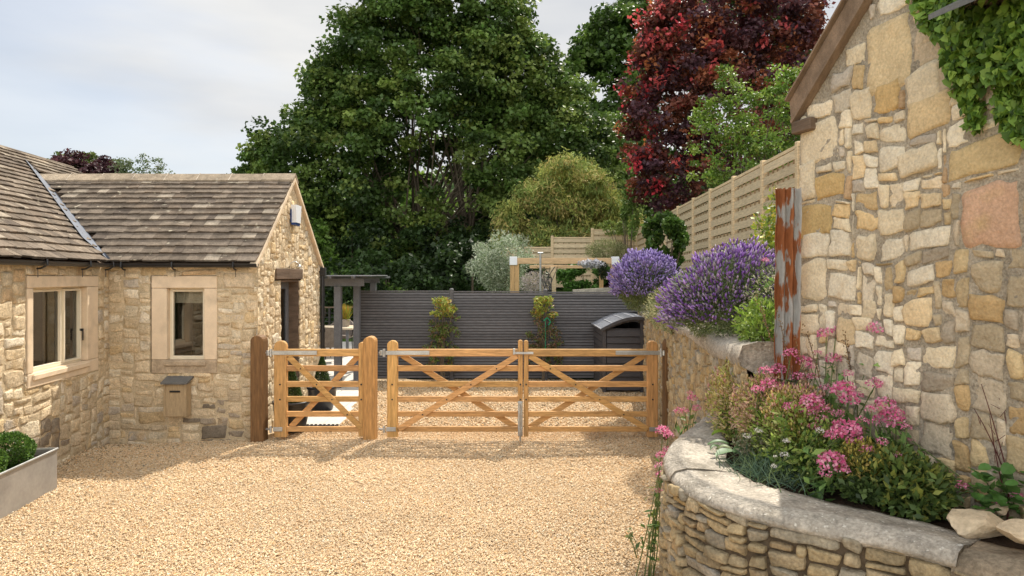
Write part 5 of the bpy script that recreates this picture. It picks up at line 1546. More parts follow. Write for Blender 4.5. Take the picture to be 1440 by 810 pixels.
# ---- green fillers along the bank
YG = [(.22, .30, .04), (.30, .38, .06), (.15, .22, .03), (.38, .42, .08)]
SG = [(.22, .25, .11), (.30, .32, .16), (.16, .19, .08), (.36, .37, .2)]
shrub('santolina', 'grey green santolina with cream tips hanging between the two lavenders', 'shrub', (1.86, 7.9, 1.66), (.30, .62, .28), 4200, .05, SG + [(.5, .45, .25)], 10, aspect=.2, m='dullleaf')
shrub('euphorbia', 'bright yellow green spurge between the two lavenders', 'shrub', (2.05, 7.6, 1.86), (.30, .45, .26), 1600, .07, YG, 11, aspect=.35)
shrub('euphorbia', 'bright green ferny plant just left of the rusty post foot', 'shrub', (1.75, 4.75, 1.70), (.20, .22, .20), 1500, .05, [(.16, .26, .03), (.22, .34, .05), (.28, .38, .08)], 12, aspect=.3)
shrub('climbing_rose', 'yellow leaved rose shrub against the panel fence left of the rusty post', 'shrub', (2.95, 7.35, 2.35), (.50, .5, .62), 2300, .065, [(.20, .28, .04), (.30, .36, .05), (.12, .18, .03), (.55, .45, .05)], 13, aspect=.55, nclump=40, base=(2.95, 7.35, 1.55), stems=10, stem_r=.01)
shrub('young_shrub', 'small pale yellow green shrub above the large lavender', 'shrub', (2.9, 8.9, 2.1), (.35, .4, .35), 1200, .06, YG, 14, nclump=18, stems=6, base=(2.9, 8.9, 1.5), stem_r=.008)
shrub('ivy_stump', 'dark green leafy climber standing against the panel fence', 'shrub', (2.62, 11.6, 2.65), (.33, .33, .52), 4200, .10, [(.04, .085, .015), (.06, .12, .02), (.10, .17, .03)], 15, aspect=.8, nclump=26, base=(2.62, 11.6, 1.5), stems=8)
shrub('bank_planting', 'low green foliage filling the bank behind the lavenders', 'shrub', (3.1, 10.2, 1.75), (.7, 3.2, .42), 8000, .08, [(.12, .17, .04), (.18, .24, .06), (.09, .13, .035), (.30, .30, .12)], 16, m='dullleaf', stems=4, nclump=60)
shrub('bank_planting', 'low green foliage on the bank beside the rusty post', 'shrub', (2.35, 5.9, 1.66), (.45, 1.2, .28), 3600, .06, [(.13, .20, .04), (.2, .28, .06), (.09, .14, .03)], 17, stems=3, nclump=30)
shrub('seedheads', 'straggly green plant with cream flowers on the wall beside the post', 'plant', (1.92, 5.0, 1.82), (.22, .3, .30), 1400, .035, [(.24, .30, .12), (.16, .22, .07), (.6, .55, .4)], 18, aspect=.3, stems=9, stemmat='stem', stem_r=.004)

# ---- planting behind the charcoal fence
shrub('silver_shrub', 'rounded silvery variegated shrub behind the dark fence', 'shrub', (xc(706, 20), 20, 2.42), (.90, .8, .88), 13000, .085, [(.30, .36, .24), (.42, .47, .34), (.20, .27, .14), (.55, .58, .45)], 20, aspect=.32, nclump=60, m='dullleaf', shell=.2)
shrub('heather', 'pale pink grey flowering bush under the timber frame', 'shrub', (xc(752, 17.5), 17.5, 1.85), (.42, .4, .32), 3000, .05, [(.42, .36, .36), (.5, .44, .42), (.25, .26, .18)], 21, aspect=.3, m='dullleaf')
shrub('laurel', 'fresh green laurel clump inside the timber frame', 'shrub', (xc(826, 18.6), 18.6, 1.98), (.85, .5, .45), 4200, .11, [(.05, .12, .02), (.08, .18, .03), (.12, .24, .05)], 22, aspect=.45, nclump=22)
shrub('grasses', 'feathery pale grass above the timber frame beam', 'shrub', (xc(855, 22), 22, 2.85), (.75, .4, .40), 3600, .12, [(.25, .27, .12), (.34, .34, .17), (.18, .2, .08)], 23, aspect=.12, m='dullleaf')
shrub('yellow_shrub', 'yellow green flowering shrub left of the far lavender', 'shrub', (2.75, 14.6, 2.05), (.55, .4, .38), 2600, .07, YG + [(.6, .58, .35)], 24, nclump=20)
cw_ = thing('clematis', 'white flowering clematis hanging on the timber frame beam', 'climber', (xc(848, 15.9), 15.9, 2.2))
rr_ = np.random.default_rng(25)
a = blade_cloud(rr_, (xc(832, 15.9), 15.9, 2.33), (.32, .14, .10), 260, .09, [(.72, .72, .74), (.62, .62, .66), (.5, .5, .54)], .7)
mk('blossom', *a[:2], M['petal'], cw_, a[2])
a = blade_cloud(rr_, (xc(848, 15.9), 15.95, 2.18), (.13, .12, .22), 420, .07, [(.05, .07, .03), (.08, .10, .05), (.035, .045, .03)], .5)
mk('foliage', *a[:2], M['leaf'], cw_, a[2])
dc = thing('bare_climber', 'dark twiggy climber round the post under the timber frame', 'climber', (xc(772, 16.9), 16.9, 1.3))
b = MB()
for k in range(9):
    x0 = xc(772, 16.9) + rr_.normal() * .03
    b.tube([(x0, 16.9, 1.3), (x0 + rr_.normal() * .08, 16.85, 1.7), (x0 + rr_.normal() * .12, 16.9, 2.0), (x0 + rr_.normal() * .13, 16.9, 2.28)], [.012, .012, .009, .006], 5)
b.make('twigs', M['gutter'], dc)

# nandinas against the fence
for (px, lab, sd, tie) in ((622, 'yellow tipped bamboo like shrub against the dark fence, left one', 30, 0), (764, 'reddish bamboo like shrub with green tie against the dark fence', 31, 1)):
    rg = np.random.default_rng(sd); x = xc(px, 13.1)
    t = thing('nandina', lab, 'shrub', (x, 13.1, 0), 'shrubs against the dark fence')
    arr = []
    for k in range(70):
        f = rg.random() ** .8
        z = .22 + 1.40 * f
        w_ = (.20 if z > 1.25 else .29) * (1 if not tie or z > 1.1 else 1.15)
        c_ = np.array([x + rg.uniform(-w_, w_) * (1 if z < 1.45 else .6), 13.1 + rg.uniform(-.18, .2), z])
        top = z > 1.25
        pal = [(.30, .36, .06), (.40, .42, .08), (.18, .28, .04), (.42, .26, .06)] if top else ([(.15, .22, .05), (.21, .29, .07), (.10, .15, .035), (.24, .13, .07)] if not tie else [(.13, .18, .05), (.20, .14, .07), (.09, .14, .035), (.24, .12, .08)])
        arr.append(blade_cloud(rg, c_, (.10, .10, .06), 38, .075, pal, .28, droop=.4))
    V, F, C = join(*arr); mk('foliage', V, F, M['leaf'], t, C)
    b = MB()
    for k in range(6):
        b.tube([(x + rg.normal() * .03, 13.1, 0), (x + rg.normal() * .05, 13.1, .7), (x + rg.normal() * .1, 13.1, 1.35)], [.011, .009, .005], 6)
    b.make('canes', M['bark'], t)
    if tie:
        b = MB(); b.tube([(x + .03, 12.95, .6), (x + .035, 12.95, 1.25)], .006, 5); b.tube([(x + .0, 12.93, 1.20), (x + .07, 12.92, 1.26), (x + .13, 12.93, 1.18), (x + .09, 12.93, 1.12)], .012, 6)
        b.make('tie', mat('green twine', (.02, .28, .14), n_amt=.1, bump=0), t)

# topiary cones in pots
for (x, y, r_, hz, lab) in ((-2.90, 8.98, .235, .40, 'clipped box cone in black pot, nearest behind the small gate'), (-2.88, 10.35, .215, .37, 'clipped box cone in black pot by the cottage door')):
    t = thing('potted_cone', lab, 'potted plant', (x, y, 0), 'box cones in black pots')
    b = MB(); b.lathe(x, y, [(0.01, .022), (r_ * .72, .022), (r_ * .95, hz * .6), (r_ * .98, hz - .03), (r_ * 1.05, hz - .02), (r_ * 1.05, hz + .01), (r_ * .93, hz + .012), (r_ * .9, hz - .03), (0.01, hz - .035)], 28); b.make('pot', M['pot'], t, smooth=True)
    rg = np.random.default_rng(int(x * -100)); n = 5200
    h = rg.random(n) ** 1.4; H_ = .50
    a_ = rg.uniform(0, 6.283, n); rad = (r_ * .66) * (1 - h) ** .8 * rg.uniform(.75, 1.03, n) + .01
    P = np.stack([x + rad * np.cos(a_), y + rad * np.sin(a_), hz - .04 + h * H_], 1)
    d = np.stack([np.cos(a_), np.sin(a_), np.full(n, .5)], 1)
    V, F = leafV(P, d + rg.normal(size=(n, 3)) * .8, d + rg.normal(size=(n, 3)) * .5, .022, .013)
    C = np.array([(.045, .085, .018), (.065, .12, .025), (.03, .06, .012)])[rg.choice(3, n)] * rg.uniform(.7, 1.3, (n, 1))
    mk('foliage', V, F, M['leaf'], t, np.repeat(C, 4, 0))

# box balls in the trough
for i, (u, rb, lab) in enumerate(((.36, .185, 'clipped box ball at the near end of the zinc trough, whole in view'), (.80, .20, 'clipped box ball cut by the left photo edge in the trough'), (1.30, .19, 'third box ball in the trough, outside the photo'))):
    if i == 2: continue
    cc = trp(u, tw / 2, .44)
    rg = np.random.default_rng(60 + i)
    t = thing('box_ball', lab, 'box ball', trp(u, tw / 2, .33), 'box balls in the zinc trough')
    a = blade_cloud(rg, cc, (rb, rb, rb), 9000, .021, [(.07, .15, .022), (.10, .20, .03), (.045, .10, .015), (.14, .25, .04)], .6, shell=.78, varl=.3)
    mk('foliage', *a[:2], M['leaf'], t, a[2])
    b = MB(); b.tube([trp(u, tw / 2, .32), cc], [.02, .012], 8)
    for k in range(8): 
        q = sph(rg, 1)[0] * rb * .8; b.tube([cc - (0, 0, .05), cc + q], [.008, .004], 5)
    b.make('stems', M['bark'], t)

# grass pot on the patio table
t = thing('grass_pot', 'grey pot of orange tipped grass on the patio table', 'potted plant', (-4.32, 17.6, .745))
b = MB(); b.lathe(-4.32, 17.6, [(.01, .75), (.12, .75), (.155, .93), (.145, .935), (.13, .90), (.01, .90)], 16); b.make('pot', mat('grey stone pot', (.36, .31, .26), n_amt=.2), t)
n = 420
rg = np.random.default_rng(70)
P0 = np.tile((-4.32, 17.6, .9), (n, 1)) + rg.normal(size=(n, 3)) * (.05, .05, 0); dd = rg.normal(size=(n, 3)) * (.28, .28, 0) + (0, 0, 1)
P1 = P0 + nrm(dd) * rg.uniform(.25, .45, (n, 1))
S = strips(P0, P1, .012, rg, .2, 3, np.array([(.35, .30, .03), (.5, .22, .04), (.2, .28, .04)])[rg.choice(3, n)])
mk('grass_blades', *S[:2], M['leaf'], t, S[2])

# ================================================================== IVY ON THE BARN
rg = np.random.default_rng(80)
iv = thing('ivy', 'glossy green ivy hanging down the top right of the barn gable', 'ivy', B0 + BU * 1.2 + np.array([0, 0, 3.0]))
P, Nn = [], []
poly = [(1286, -30), (1500, -30), (1500, 215), (1432, 196), (1418, 175), (1412, 120), (1395, 100), (1385, 135), (1392, 178), (1380, 190), (1372, 168), (1358, 130), (1345, 95), (1338, 62), (1318, 48), (1296, 22)]
def inpoly(x, y):
    c = False; j = len(poly) - 1
    for i in range(len(poly)):
        xi, yi = poly[i]; xj, yj = poly[j]
        if (yi > y) != (yj > y) and x < (xj - xi) * (y - yi) / (yj - yi) + xi: c = not c
        j = i
    return c
while len(P) < 3300:
    px_, py_ = rg.uniform(1284, 1500), rg.uniform(-30, 215)
    if not inpoly(px_ + rg.normal() * 4, py_ + rg.normal() * 4): continue
    if 1372 < px_ < 1440 and py_ < 18 and rg.random() < .93: continue
    u, z = zz_(px_, py_)
    thick = .10 if px_ > 1345 and py_ < 120 else .05
    P.append(B0 + BU * u + np.array([0, 0, z]) + BN * (.02 + rg.random() ** .8 * thick))
P = np.array(P); n = len(P)
# heart shaped leaves: five point blades
ln = .043 * rg.uniform(.55, 1.4, n)
nv = nrm(BN + np.array([0, 0, .9]) + rg.normal(size=(n, 3)) * .65)
ax = nrm(np.array([0, 0, -1.]) + rg.normal(size=(n, 3)) * .55 + BN * .3); sd = nrm(np.cross(ax, nv)); nv = np.cross(sd, ax)
shape = [(-.5, 0, .0), (-.42, .42, .05), (.0, .34, .08), (.5, 0, -.08), (.0, -.34, .08), (-.42, -.42, .05)]
V = np.stack([P + ax * (ln * a)[:, None] + sd * (ln * b_)[:, None] + nv * (ln * c)[:, None] for a, b_, c in shape], 1).reshape(-1, 3)
k = np.arange(n)[:, None] * 6
F = np.concatenate([k + np.array(f) for f in ([0, 1, 2], [0, 2, 3], [0, 3, 4], [0, 4, 5])], 1).reshape(-1, 3)
C = np.array([(.12, .22, .03), (.18, .31, .045), (.26, .40, .07), (.07, .14, .02)])[rg.choice(4, n)] * rg.uniform(.75, 1.3, (n, 1))
mk('leaves', V, F, M['leaf'], iv, np.repeat(C, 6, 0))
b = MB()
for k in range(10):
    u0 = zz_(rg.uniform(1350, 1430), 50)[0]; z0 = 3.5
    q = B0 + BU * u0 + BN * .02 + np.array([0, 0, z0]); pts = [q]
    for j in range(5): q = q + BU * rg.normal() * .05 + BN * abs(rg.normal()) * .006 - np.array([0, 0, rg.uniform(.06, .15)]); pts.append(q)
    b.tube(pts, [.006] * 5 + [.003], 5)
b.make('stems', M['bark'], iv)

# ================================================================== PLANTER FLOWERS
ZB = .90
def flower_head(rng, c, r, n, pal, m='petal', par=None, flat=.75):
    d = sph(rng, n); d = d[d[:, 2] > -.45]
    P = np.array(c) + d * np.array([r, r, r * flat]) * rng.uniform(.72, 1.05, (len(d), 1))
    V, F = leafV(P, rng.normal(size=(len(d), 3)), d + rng.normal(size=(len(d), 3)) * .35, r * .30, r * .24)
    pal = np.array(pal); C = pal[rng.choice(len(pal), len(d))] * rng.uniform(.75, 1.2, (len(d), 1))
    return mk('flower_head', V, F, M[m], par, np.repeat(np.clip(C, 0, .95), 4, 0))
HS = 1.12
PINK = [(.76, .20, .36), (.84, .32, .48), (.62, .11, .27), (.88, .48, .58), (.80, .26, .46)]
def valerian(label, base, heads, seed, spread=.12, leafn=46, leaf=.07, lc=((.13, .23, .06), (.17, .29, .08), (.24, .36, .10), (.08, .15, .04)), group='pink flowering valerian plants'):
    rng = np.random.default_rng(seed)
    base = np.array(base, float)
    t = thing('valerian', label, 'flowering plant', base, group)
    b = MB(); LP, LA, LN, LL = [], [], [], []
    for (h, r) in heads:
        h = np.array(h, float)
        st = base + rng.normal(size=3) * np.array([spread, spread * .6, 0]) * .6
        m1 = st * .55 + h * .45 + rng.normal(size=3) * .02 + np.array([0, 0, .0]); m1[2] += .03
        pts = [st, m1, h - np.array([0, 0, r * .3])]
        pts = catm(pts, 5)
        b.tube(pts, list(np.linspace(.0045, .0028, len(pts))), 5)
        for k in range(1, len(pts) - 1):
            for sg in (-1, 1):
                dirn = sph(rng, 1)[0] * sg; dirn[2] = abs(dirn[2]) * .5 - .1
                L_ = leaf * rng.uniform(.6, 1.2) * (1.1 - .5 * k / len(pts))
                LP.append(pts[k] + nrm(dirn) * L_ * .5); LA.append(dirn); LN.append(rng.normal(size=3) * .4 + (0, 0, 1)); LL.append(L_)
        nb = max(1, int(round(r / .035)))
        n = int(150 * (r / .05) ** 1.3)
        flower_head(rng, h, r, n, PINK, par=t)
    for k in range(leafn):
        d = sph(rng, 1)[0]; d[2] = abs(d[2])
        hh = np.array(heads[rng.integers(len(heads))][0])
        f = rng.uniform(.1, .8)
        LP.append(base * (1 - f) + hh * f + rng.normal(size=3) * .05); LA.append(d); LN.append(rng.normal(size=3) * .5 + (0, 0, 1)); LL.append(leaf * rng.uniform(.7, 1.3))
    b.make('stems', M['stem'], t)
    LP, LA, LN, LL = map(np.array, (LP, LA, LN, LL))
    V, F = leafV(LP, LA, LN, LL, LL * .42)
    C = np.array(lc)[rng.choice(len(lc), len(LP))] * rng.uniform(.75, 1.3, (len(LP), 1))
    mk('leaves', V, F, M['leaf'], t, np.repeat(C, 4, 0))
    return t
def catm(P, n): 
    P = [np.array(p, float) for p in P]; o_ = []
    for t in np.linspace(0, 1, n): o_.append((1 - t) ** 2 * P[0] + 2 * t * (1 - t) * P[1] + t * t * P[2])
    return o_
H = lambda px, py, d, r: (A(px, py, d), r * HS)
valerian('valerian nearest the rusty post with a row of pale pink heads', (1.62, 4.25, .93), [H(1112, 497, 4.2, .042), H(1094, 520, 4.25, .045), H(1075, 522, 4.2, .038), H(1082, 540, 4.15, .045), H(1066, 548, 4.1, .036), H(1100, 545, 4.2, .036), H(1130, 509, 4.25, .046), H(1124, 530, 4.2, .040), H(1142, 530, 4.1, .03)], 101, leafn=90)
valerian('valerian with tall magenta heads leaning on the barn wall', (1.92, 3.95, .94), [H(1234, 462, 3.80, .050), H(1162, 470, 4.1, .046), H(1176, 462, 4.1, .030), H(1172, 505, 4.05, .045), H(1192, 526, 3.9, .030), H(1230, 540, 3.75, .040), H(1140, 515, 4.1, .028), H(1160, 545, 4.0, .03), H(1206, 556, 3.8, .03)], 102, leafn=120, leaf=.075)
valerian('valerian with deep magenta clusters against the shaded barn wall', (1.98, 3.62, .94), [H(1246, 568, 3.6, .046), H(1256, 583, 3.55, .052), H(1238, 590, 3.6, .036), H(1260, 596, 3.5, .042), H(1229, 594, 3.6, .028), H(1218, 632, 3.5, .026)], 103, leafn=110, leaf=.075)
valerian('valerian with broad pale pink heads at the front of the bed', (1.60, 3.72, .93), [H(1186, 548, 3.75, .060), H(1194, 562, 3.7, .048), H(1142, 566, 3.8, .058), H(1138, 578, 3.8, .040), H(1158, 575, 3.75, .034), H(1190, 604, 3.55, .066), H(1172, 612, 3.55, .040), H(1202, 618, 3.5, .04), H(1110, 572, 3.85, .034), H(1146, 600, 3.7, .03)], 104, leafn=130)
valerian('low valerian head hanging over the wide coping', (1.55, 3.55, .93), [H(1170, 650, 3.42, .062), H(1184, 660, 3.4, .034), H(1160, 666, 3.38, .030), H(1219, 633, 3.4, .03)], 105, leafn=60)
valerian('valerian growing on the gravel against the curved planter wall', (.93, 4.62, 0.0), [H(932, 606, 4.7, .045), H(940, 612, 4.65, .034), H(930, 640, 4.5, .034), H(938, 632, 4.6, .028), H(928, 655, 4.4, .03), H(930, 668, 4.4, .034), H(926, 690, 4.4, .022)], 106, leafn=26, spread=.05)
valerian('small valerian sprouting where planter and retaining wall meet', (1.42, 5.55, .5), [H(954, 578, 5.6, .036), H(963, 577, 5.6, .032), H(974, 560, 5.7, .04), H(980, 574, 5.6, .036), H(970, 553, 5.7, .026)], 107, leafn=30, spread=.05)
valerian('pale valerian on top of the retaining wall near the post', (1.62, 4.9, 1.5), [H(1062, 487, 4.75, .032), H(1070, 480, 4.75, .022), H(1076, 366, 5.0, .026)], 108, leafn=24, spread=.03)
valerian('few reddish blooms low at the shaded barn wall', (2.22, 3.02, .93), [H(1352, 683, 3.15, .028), H(1408, 708, 3.0, .022), H(1430, 700, 3.0, .03), H(1438, 650, 3.05, .026), H(1282, 618, 3.5, .018)], 109, leafn=50, spread=.1, leaf=.05)

valerian('valerian sprawling low at the right of the bed with small scattered heads', (1.86, 3.45, .93), [H(1262, 640, 3.35, .022), H(1240, 622, 3.4, .028), H(1275, 600, 3.4, .022), H(1226, 575, 3.5, .03), H(1212, 590, 3.5, .026), H(1290, 660, 3.3, .016)], 110, leafn=90, spread=.12, leaf=.05)
valerian('valerian at the back of the bed with heads between post and tall stems', (1.68, 4.15, .93), [H(1048, 556, 4.5, .03), H(1112, 558, 4.1, .034), H(1128, 548, 4.05, .03), H(1090, 572, 4.1, .028), H(1178, 582, 3.7, .03), H(1156, 590, 3.7, .028), H(1150, 496, 4.15, .024)], 111, leafn=80, spread=.12, leaf=.055)

def mound(name, label, c, r, n, leaf, pal, seed, aspect=.3, stems=14, m='leaf', tips=None, cat='plant', **kw):
    """bushy bedding plant"""
    t = shrub(name, label, cat, c, r, n, leaf, pal, seed, aspect=aspect, stems=stems, m=m, stemmat='stem', stem_r=.004, **kw)
    if tips:
        rng = np.random.default_rng(seed + 1)
        d = sph(rng, tips[0]); d = d[d[:, 2] > -.1]
        P = np.array(c) + d * np.array(r) * rng.uniform(.85, 1.1, (len(d), 1))
        S = spikes(P, d * .5 + np.array([0, 0, 1]), tips[1], tips[1] * .22, np.array(tips[2])[rng.choice(len(tips[2]), len(d))] * rng.uniform(.8, 1.2, (len(d), 1)))
        mk('blossom', *S[:2], M['petal'], t, S[2])
    return t
TANP = [(.66, .56, .22), (.74, .58, .34), (.52, .54, .14), (.76, .50, .38), (.38, .44, .10)]
mound('sedum', 'tall yellow and tan feathery plant at the left end of the bed', A(1045, 572, 4.75) + (0, 0, 0), (.24, .28, .32), 7000, .036, TANP, 120, tips=(600, .035, [(.6, .42, .2), (.66, .36, .3), (.45, .42, .12)]))
mound('sedum', 'pinkish tan feathery plant just behind the bend of the coping', A(1080, 582, 4.3), (.22, .2, .25), 6200, .034, TANP[1:] + [(.6, .33, .27)], 121, tips=(500, .03, [(.6, .36, .28), (.62, .46, .22)]))
mound('sedum', 'ochre green feathery clump in front of the big pink heads', A(1215, 660, 3.45), (.13, .12, .14), 1700, .028, [(.28, .26, .05), (.38, .33, .07), (.20, .20, .04), (.45, .33, .10)], 122, tips=(260, .025, [(.5, .42, .1), (.42, .36, .08)]))
mound('sedum', 'ochre green clump beside the white pinks', A(1130, 605, 3.85), (.13, .12, .11), 1400, .028, [(.32, .30, .06), (.42, .36, .08), (.22, .22, .05)], 123, tips=(220, .025, [(.55, .46, .14), (.6, .4, .25)]))
mound('green_filler', 'dense mid green foliage in the middle of the flower bed', (1.64, 3.95, 1.08), (.24, .42, .27), 3600, .038, [(.24, .33, .06), (.32, .42, .09), (.16, .24, .045), (.44, .48, .16)], 124, aspect=.42)
mound('green_filler', 'dark green foliage at the shaded foot of the barn wall', (1.92, 3.42, 1.02), (.22, .38, .18), 3600, .048, [(.09, .14, .035), (.13, .19, .045), (.06, .10, .025), (.26, .28, .06)], 125, aspect=.45)
mound('green_filler', 'low trailing green leaves along the inner coping edge', A(1240, 690, 3.32), (.22, .10, .06), 1300, .035, [(.07, .11, .03), (.10, .15, .04), (.04, .07, .02)], 126, aspect=.7, stems=4)
mound('green_filler', 'leafy green growth behind the feathery tan plants', (1.62, 4.62, 1.08), (.18, .38, .24), 2600, .040, [(.14, .22, .05), (.19, .28, .06), (.10, .16, .03)], 127, aspect=.4)
# white pinks with narrow blue green leaves
t = thing('white_pinks', 'blue green spiky pinks with round white flowers over the coping', 'plant', (1.48, 3.86, .93))
rg = np.random.default_rng(130); n = 900
b0 = np.stack([rg.normal(1.47, .10, n), rg.normal(3.86, .13, n), np.full(n, .93)], 1)
d = rg.normal(size=(n, 3)) * (.6, .6, .15) + (-.15, -.2, .55)
S = strips(b0, b0 + nrm(d) * rg.uniform(.07, .17, (n, 1)), .006, rg, .3, 3, np.array([(.10, .16, .11), (.14, .20, .14), (.07, .12, .07), (.16, .22, .10)])[rg.choice(4, n)])
mk('leaves', *S[:2], M['dullleaf'], t, S[2])
b = MB()
for (px_, py_, d_, r_) in ((1103, 640, 3.62, .024), (1106, 620, 3.66, .020), (1067, 606, 3.95, .024), (1088, 656, 3.66, .017), (1153, 606, 3.5, .022), (1090, 642, 3.64, .011), (1050, 613, 4.0, .022)):
    c = A(px_, py_, d_); flower_head(rg, c, r_, 90, [(.82, .78, .76), (.75, .70, .68), (.85, .80, .72)], par=t, flat=.8)
    b.tube(catm([(1.47 + rg.normal() * .04, 3.88, .95), (c[0] * .6 + .59, c[1], c[2] * .5 + .55), c], 5), .002, 4)
b.make('stems', M['stem'], t)
# faded flower heads
mound('sedum', 'yellow tan feathery tufts among the pink heads in mid bed', A(1120, 585, 4.0), (.18, .16, .17), 3400, .032, [(.52, .52, .14), (.66, .54, .24), (.40, .44, .10), (.62, .40, .28)], 128, tips=(400, .03, [(.66, .5, .2), (.66, .38, .3)]))
mound('faded_pinks', 'cream and buff seed heads trailing over the coping', A(1062, 626, 4.12), (.13, .12, .075), 900, .024, [(.45, .40, .28), (.35, .30, .18), (.2, .24, .12), (.12, .16, .07)], 131, aspect=.5)
# big flat leaves on the coping
t = thing('broad_leaves', 'broad green leaves resting on the light end of the coping', 'plant', (1.38, 4.5, .95))
rg = np.random.default_rng(133)
V, F, C = [], [], []
for (px_, py_, dx, dy, L_, W_, c) in ((1012, 612, -.8, -.1, .11, .06, (.24, .36, .04)), (1010, 626, -1, .1, .13, .05, (.13, .22, .10)), (1022, 640, -.9, -.3, .15, .09, (.14, .24, .11)), (1018, 633, -.6, .2, .09, .04, (.30, .36, .20)), (1040, 636, -.9, -.5, .10, .06, (.12, .2, .08)), (1005, 632, -.8, -.5, .08, .03, (.10, .17, .07))):
    d_ = (EYE - .99) * 960 / (py_ - 388); p = A(px_, py_, d_)
    ax = nrm((dx, dy, -.06)); sd = np.array([ax[1], -ax[0], 0]); k = len(V)
    m_ = 7
    for i in range(m_):
        s = i / (m_ - 1); w = W_ * .5 * math.sin(math.pi * (s * .92 + .04)) ** .7
        mid = p + ax * (s - .5) * L_ + np.array([0, 0, .02 * math.sin(s * 3.1)])
        V += [mid + sd * w + (0, 0, .012), mid, mid - sd * w + (0, 0, .012)]
    for i in range(m_ - 1):
        for j in (0, 1): F.append((k + 3 * i + j, k + 3 * i + j + 1, k + 3 * i + 4 + j, k + 3 * i + 3 + j))
    C += [c] * (3 * m_)
mk('leaves', V, F, M['leaf'], t, np.array(C), smooth=True)
# aquilegia like plant at right with dark stems
t = thing('dark_stemmed_plant', 'round leaved green plant with tall dark red stems by the barn', 'plant', (2.28, 3.02, .94))
rg = np.random.default_rng(134)
b = MB()
for (px_, py_, d_) in ((1380, 540, 3.1), (1392, 585, 3.1), (1412, 578, 3.08), (1405, 560, 3.1), (1370, 575, 3.12)):
    c = A(px_, py_, d_); s0 = np.array([2.24 + rg.normal() * .02, 3.04, .94])
    b.tube(catm([s0, (s0 + c) / 2 + rg.normal(size=3) * .02 + (.02, 0, .02), c], 7), list(np.linspace(.004, .0015, 7)), 5)
    for k in range(3):
        q = s0 * .4 + c * .6 + (c - s0) * rg.uniform(-.1, .35); b.tube([q, q + np.array([rg.normal() * .03, rg.normal() * .02, rg.uniform(.02, .06)])], [.0015, .001], 4)
b.make('dark_stems', M['dkstem'], t)
V, F, C = [], [], []
for i in range(85):
    p = A(rg.uniform(1368, 1446), rg.uniform(655, 722), rg.uniform(2.92, 3.08)); r_ = rg.uniform(.014, .028)
    nv = nrm(rg.normal(size=3) * .35 + (0, -.25, 1)); a = nrm(np.cross(nv, rg.normal(size=3))); s = np.cross(nv, a); k = len(V)
    V.append(p - nv * .006)
    for j in range(9):
        an = 6.283 * j / 9; q = r_ * (1 + .14 * math.cos(3 * an)); V.append(p + a * math.cos(an) * q + s * math.sin(an) * q + nv * rg.normal() * .002)
    F += [(k, k + 1 + j, k + 1 + (j + 1) % 9) for j in range(9)]
    C += [tuple(np.array([(.07, .16, .03), (.10, .22, .05), (.05, .11, .025)][rg.integers(3)]) * rg.uniform(.8, 1.2))] * 10
mk('leaves', V, F, M['leaf'], t, np.array(C))
# thin brown seed stalks by the post
t = thing('seed_stalks', 'thin brown dock stalks in front of the rusty post', 'plant', (1.66, 4.28, .95))
b = MB(); rg = np.random.default_rng(136); arr = []
for (x0, y0, x1, y1, d_) in ((1150, 600, 1120, 488, 4.1), (1165, 590, 1135, 470, 4.05), (1110, 560, 1068, 430, 4.4), (1098, 530, 1074, 445, 4.45), (1200, 560, 1188, 478, 3.95), (1120, 560, 1097, 452, 4.2)):
    a_, c_ = A(x0, y0, d_), A(x1, y1, d_)
    pts = catm([a_, (a_ + c_) / 2 + rg.normal(size=3) * .02, c_], 8); b.tube(pts, list(np.linspace(.004, .002, 8)), 5)
    P = np.concatenate([np.array(pts)[2:] + rg.normal(size=(6, 3)) * .005 + (np.array(pts)[3] - np.array(pts)[2]) * f for f in np.linspace(0, .9, 7)])
    arr.append(spikes(P, rg.normal(size=(len(P), 3)) + (0, 0, .5), .016, .004, np.tile((.30, .19, .09), (len(P), 1)) * rg.uniform(.7, 1.3, (len(P), 1))))
b.make('stalks', M['oak'], t); V, F, C = join(*arr); mk('sprays', V, F, M['dullleaf'], t, C)
# small weeds on the gravel
for i, (px_, py_, h, lab) in enumerate(((930, 700, .30, 'yellow green weed growing tight against the planter wall'), (895, 765, .18, 'thin grey green weed standing alone on the gravel'), (912, 745, .10, 'tiny seedling on the gravel near the planter wall'))):
    rg = np.random.default_rng(140 + i); d_ = 4.66 if i == 0 else (EYE) * 960 / (py_ + 20 - 388)
    x = xc(px_, d_); t = thing('weed', lab, 'weed', (x, d_, 0))
    b = MB(); arr = []
    for k in range(4 if i == 0 else 3):
        tip = np.array([x + rg.normal() * .03, d_ + rg.normal() * .03, h * rg.uniform(.7, 1.1) + (.12 if i == 0 else 0)])
        pts = catm([(x, d_, 0), (x + rg.normal() * .02, d_, h * .5), tip], 6); b.tube(pts, .0025, 4)
        arr.append(blade_cloud(rg, tip, (.025, .025, .03), 40 if i == 0 else 14, .03, [(.28, .36, .04), (.36, .44, .07), (.18, .26, .05)] if i == 0 else [(.22, .26, .12), (.16, .20, .08)], .5))
    b.make('stems', M['stem'], t); V, F, C = join(*arr); mk('leaves', V, F, M['leaf'], t, C)
# ================================================================== TREES
def E(px, py, d, rx, rz, ry=None):
    c = A(px, py, d); return (c[0], c[1], c[2], rx, ry or rx, rz)
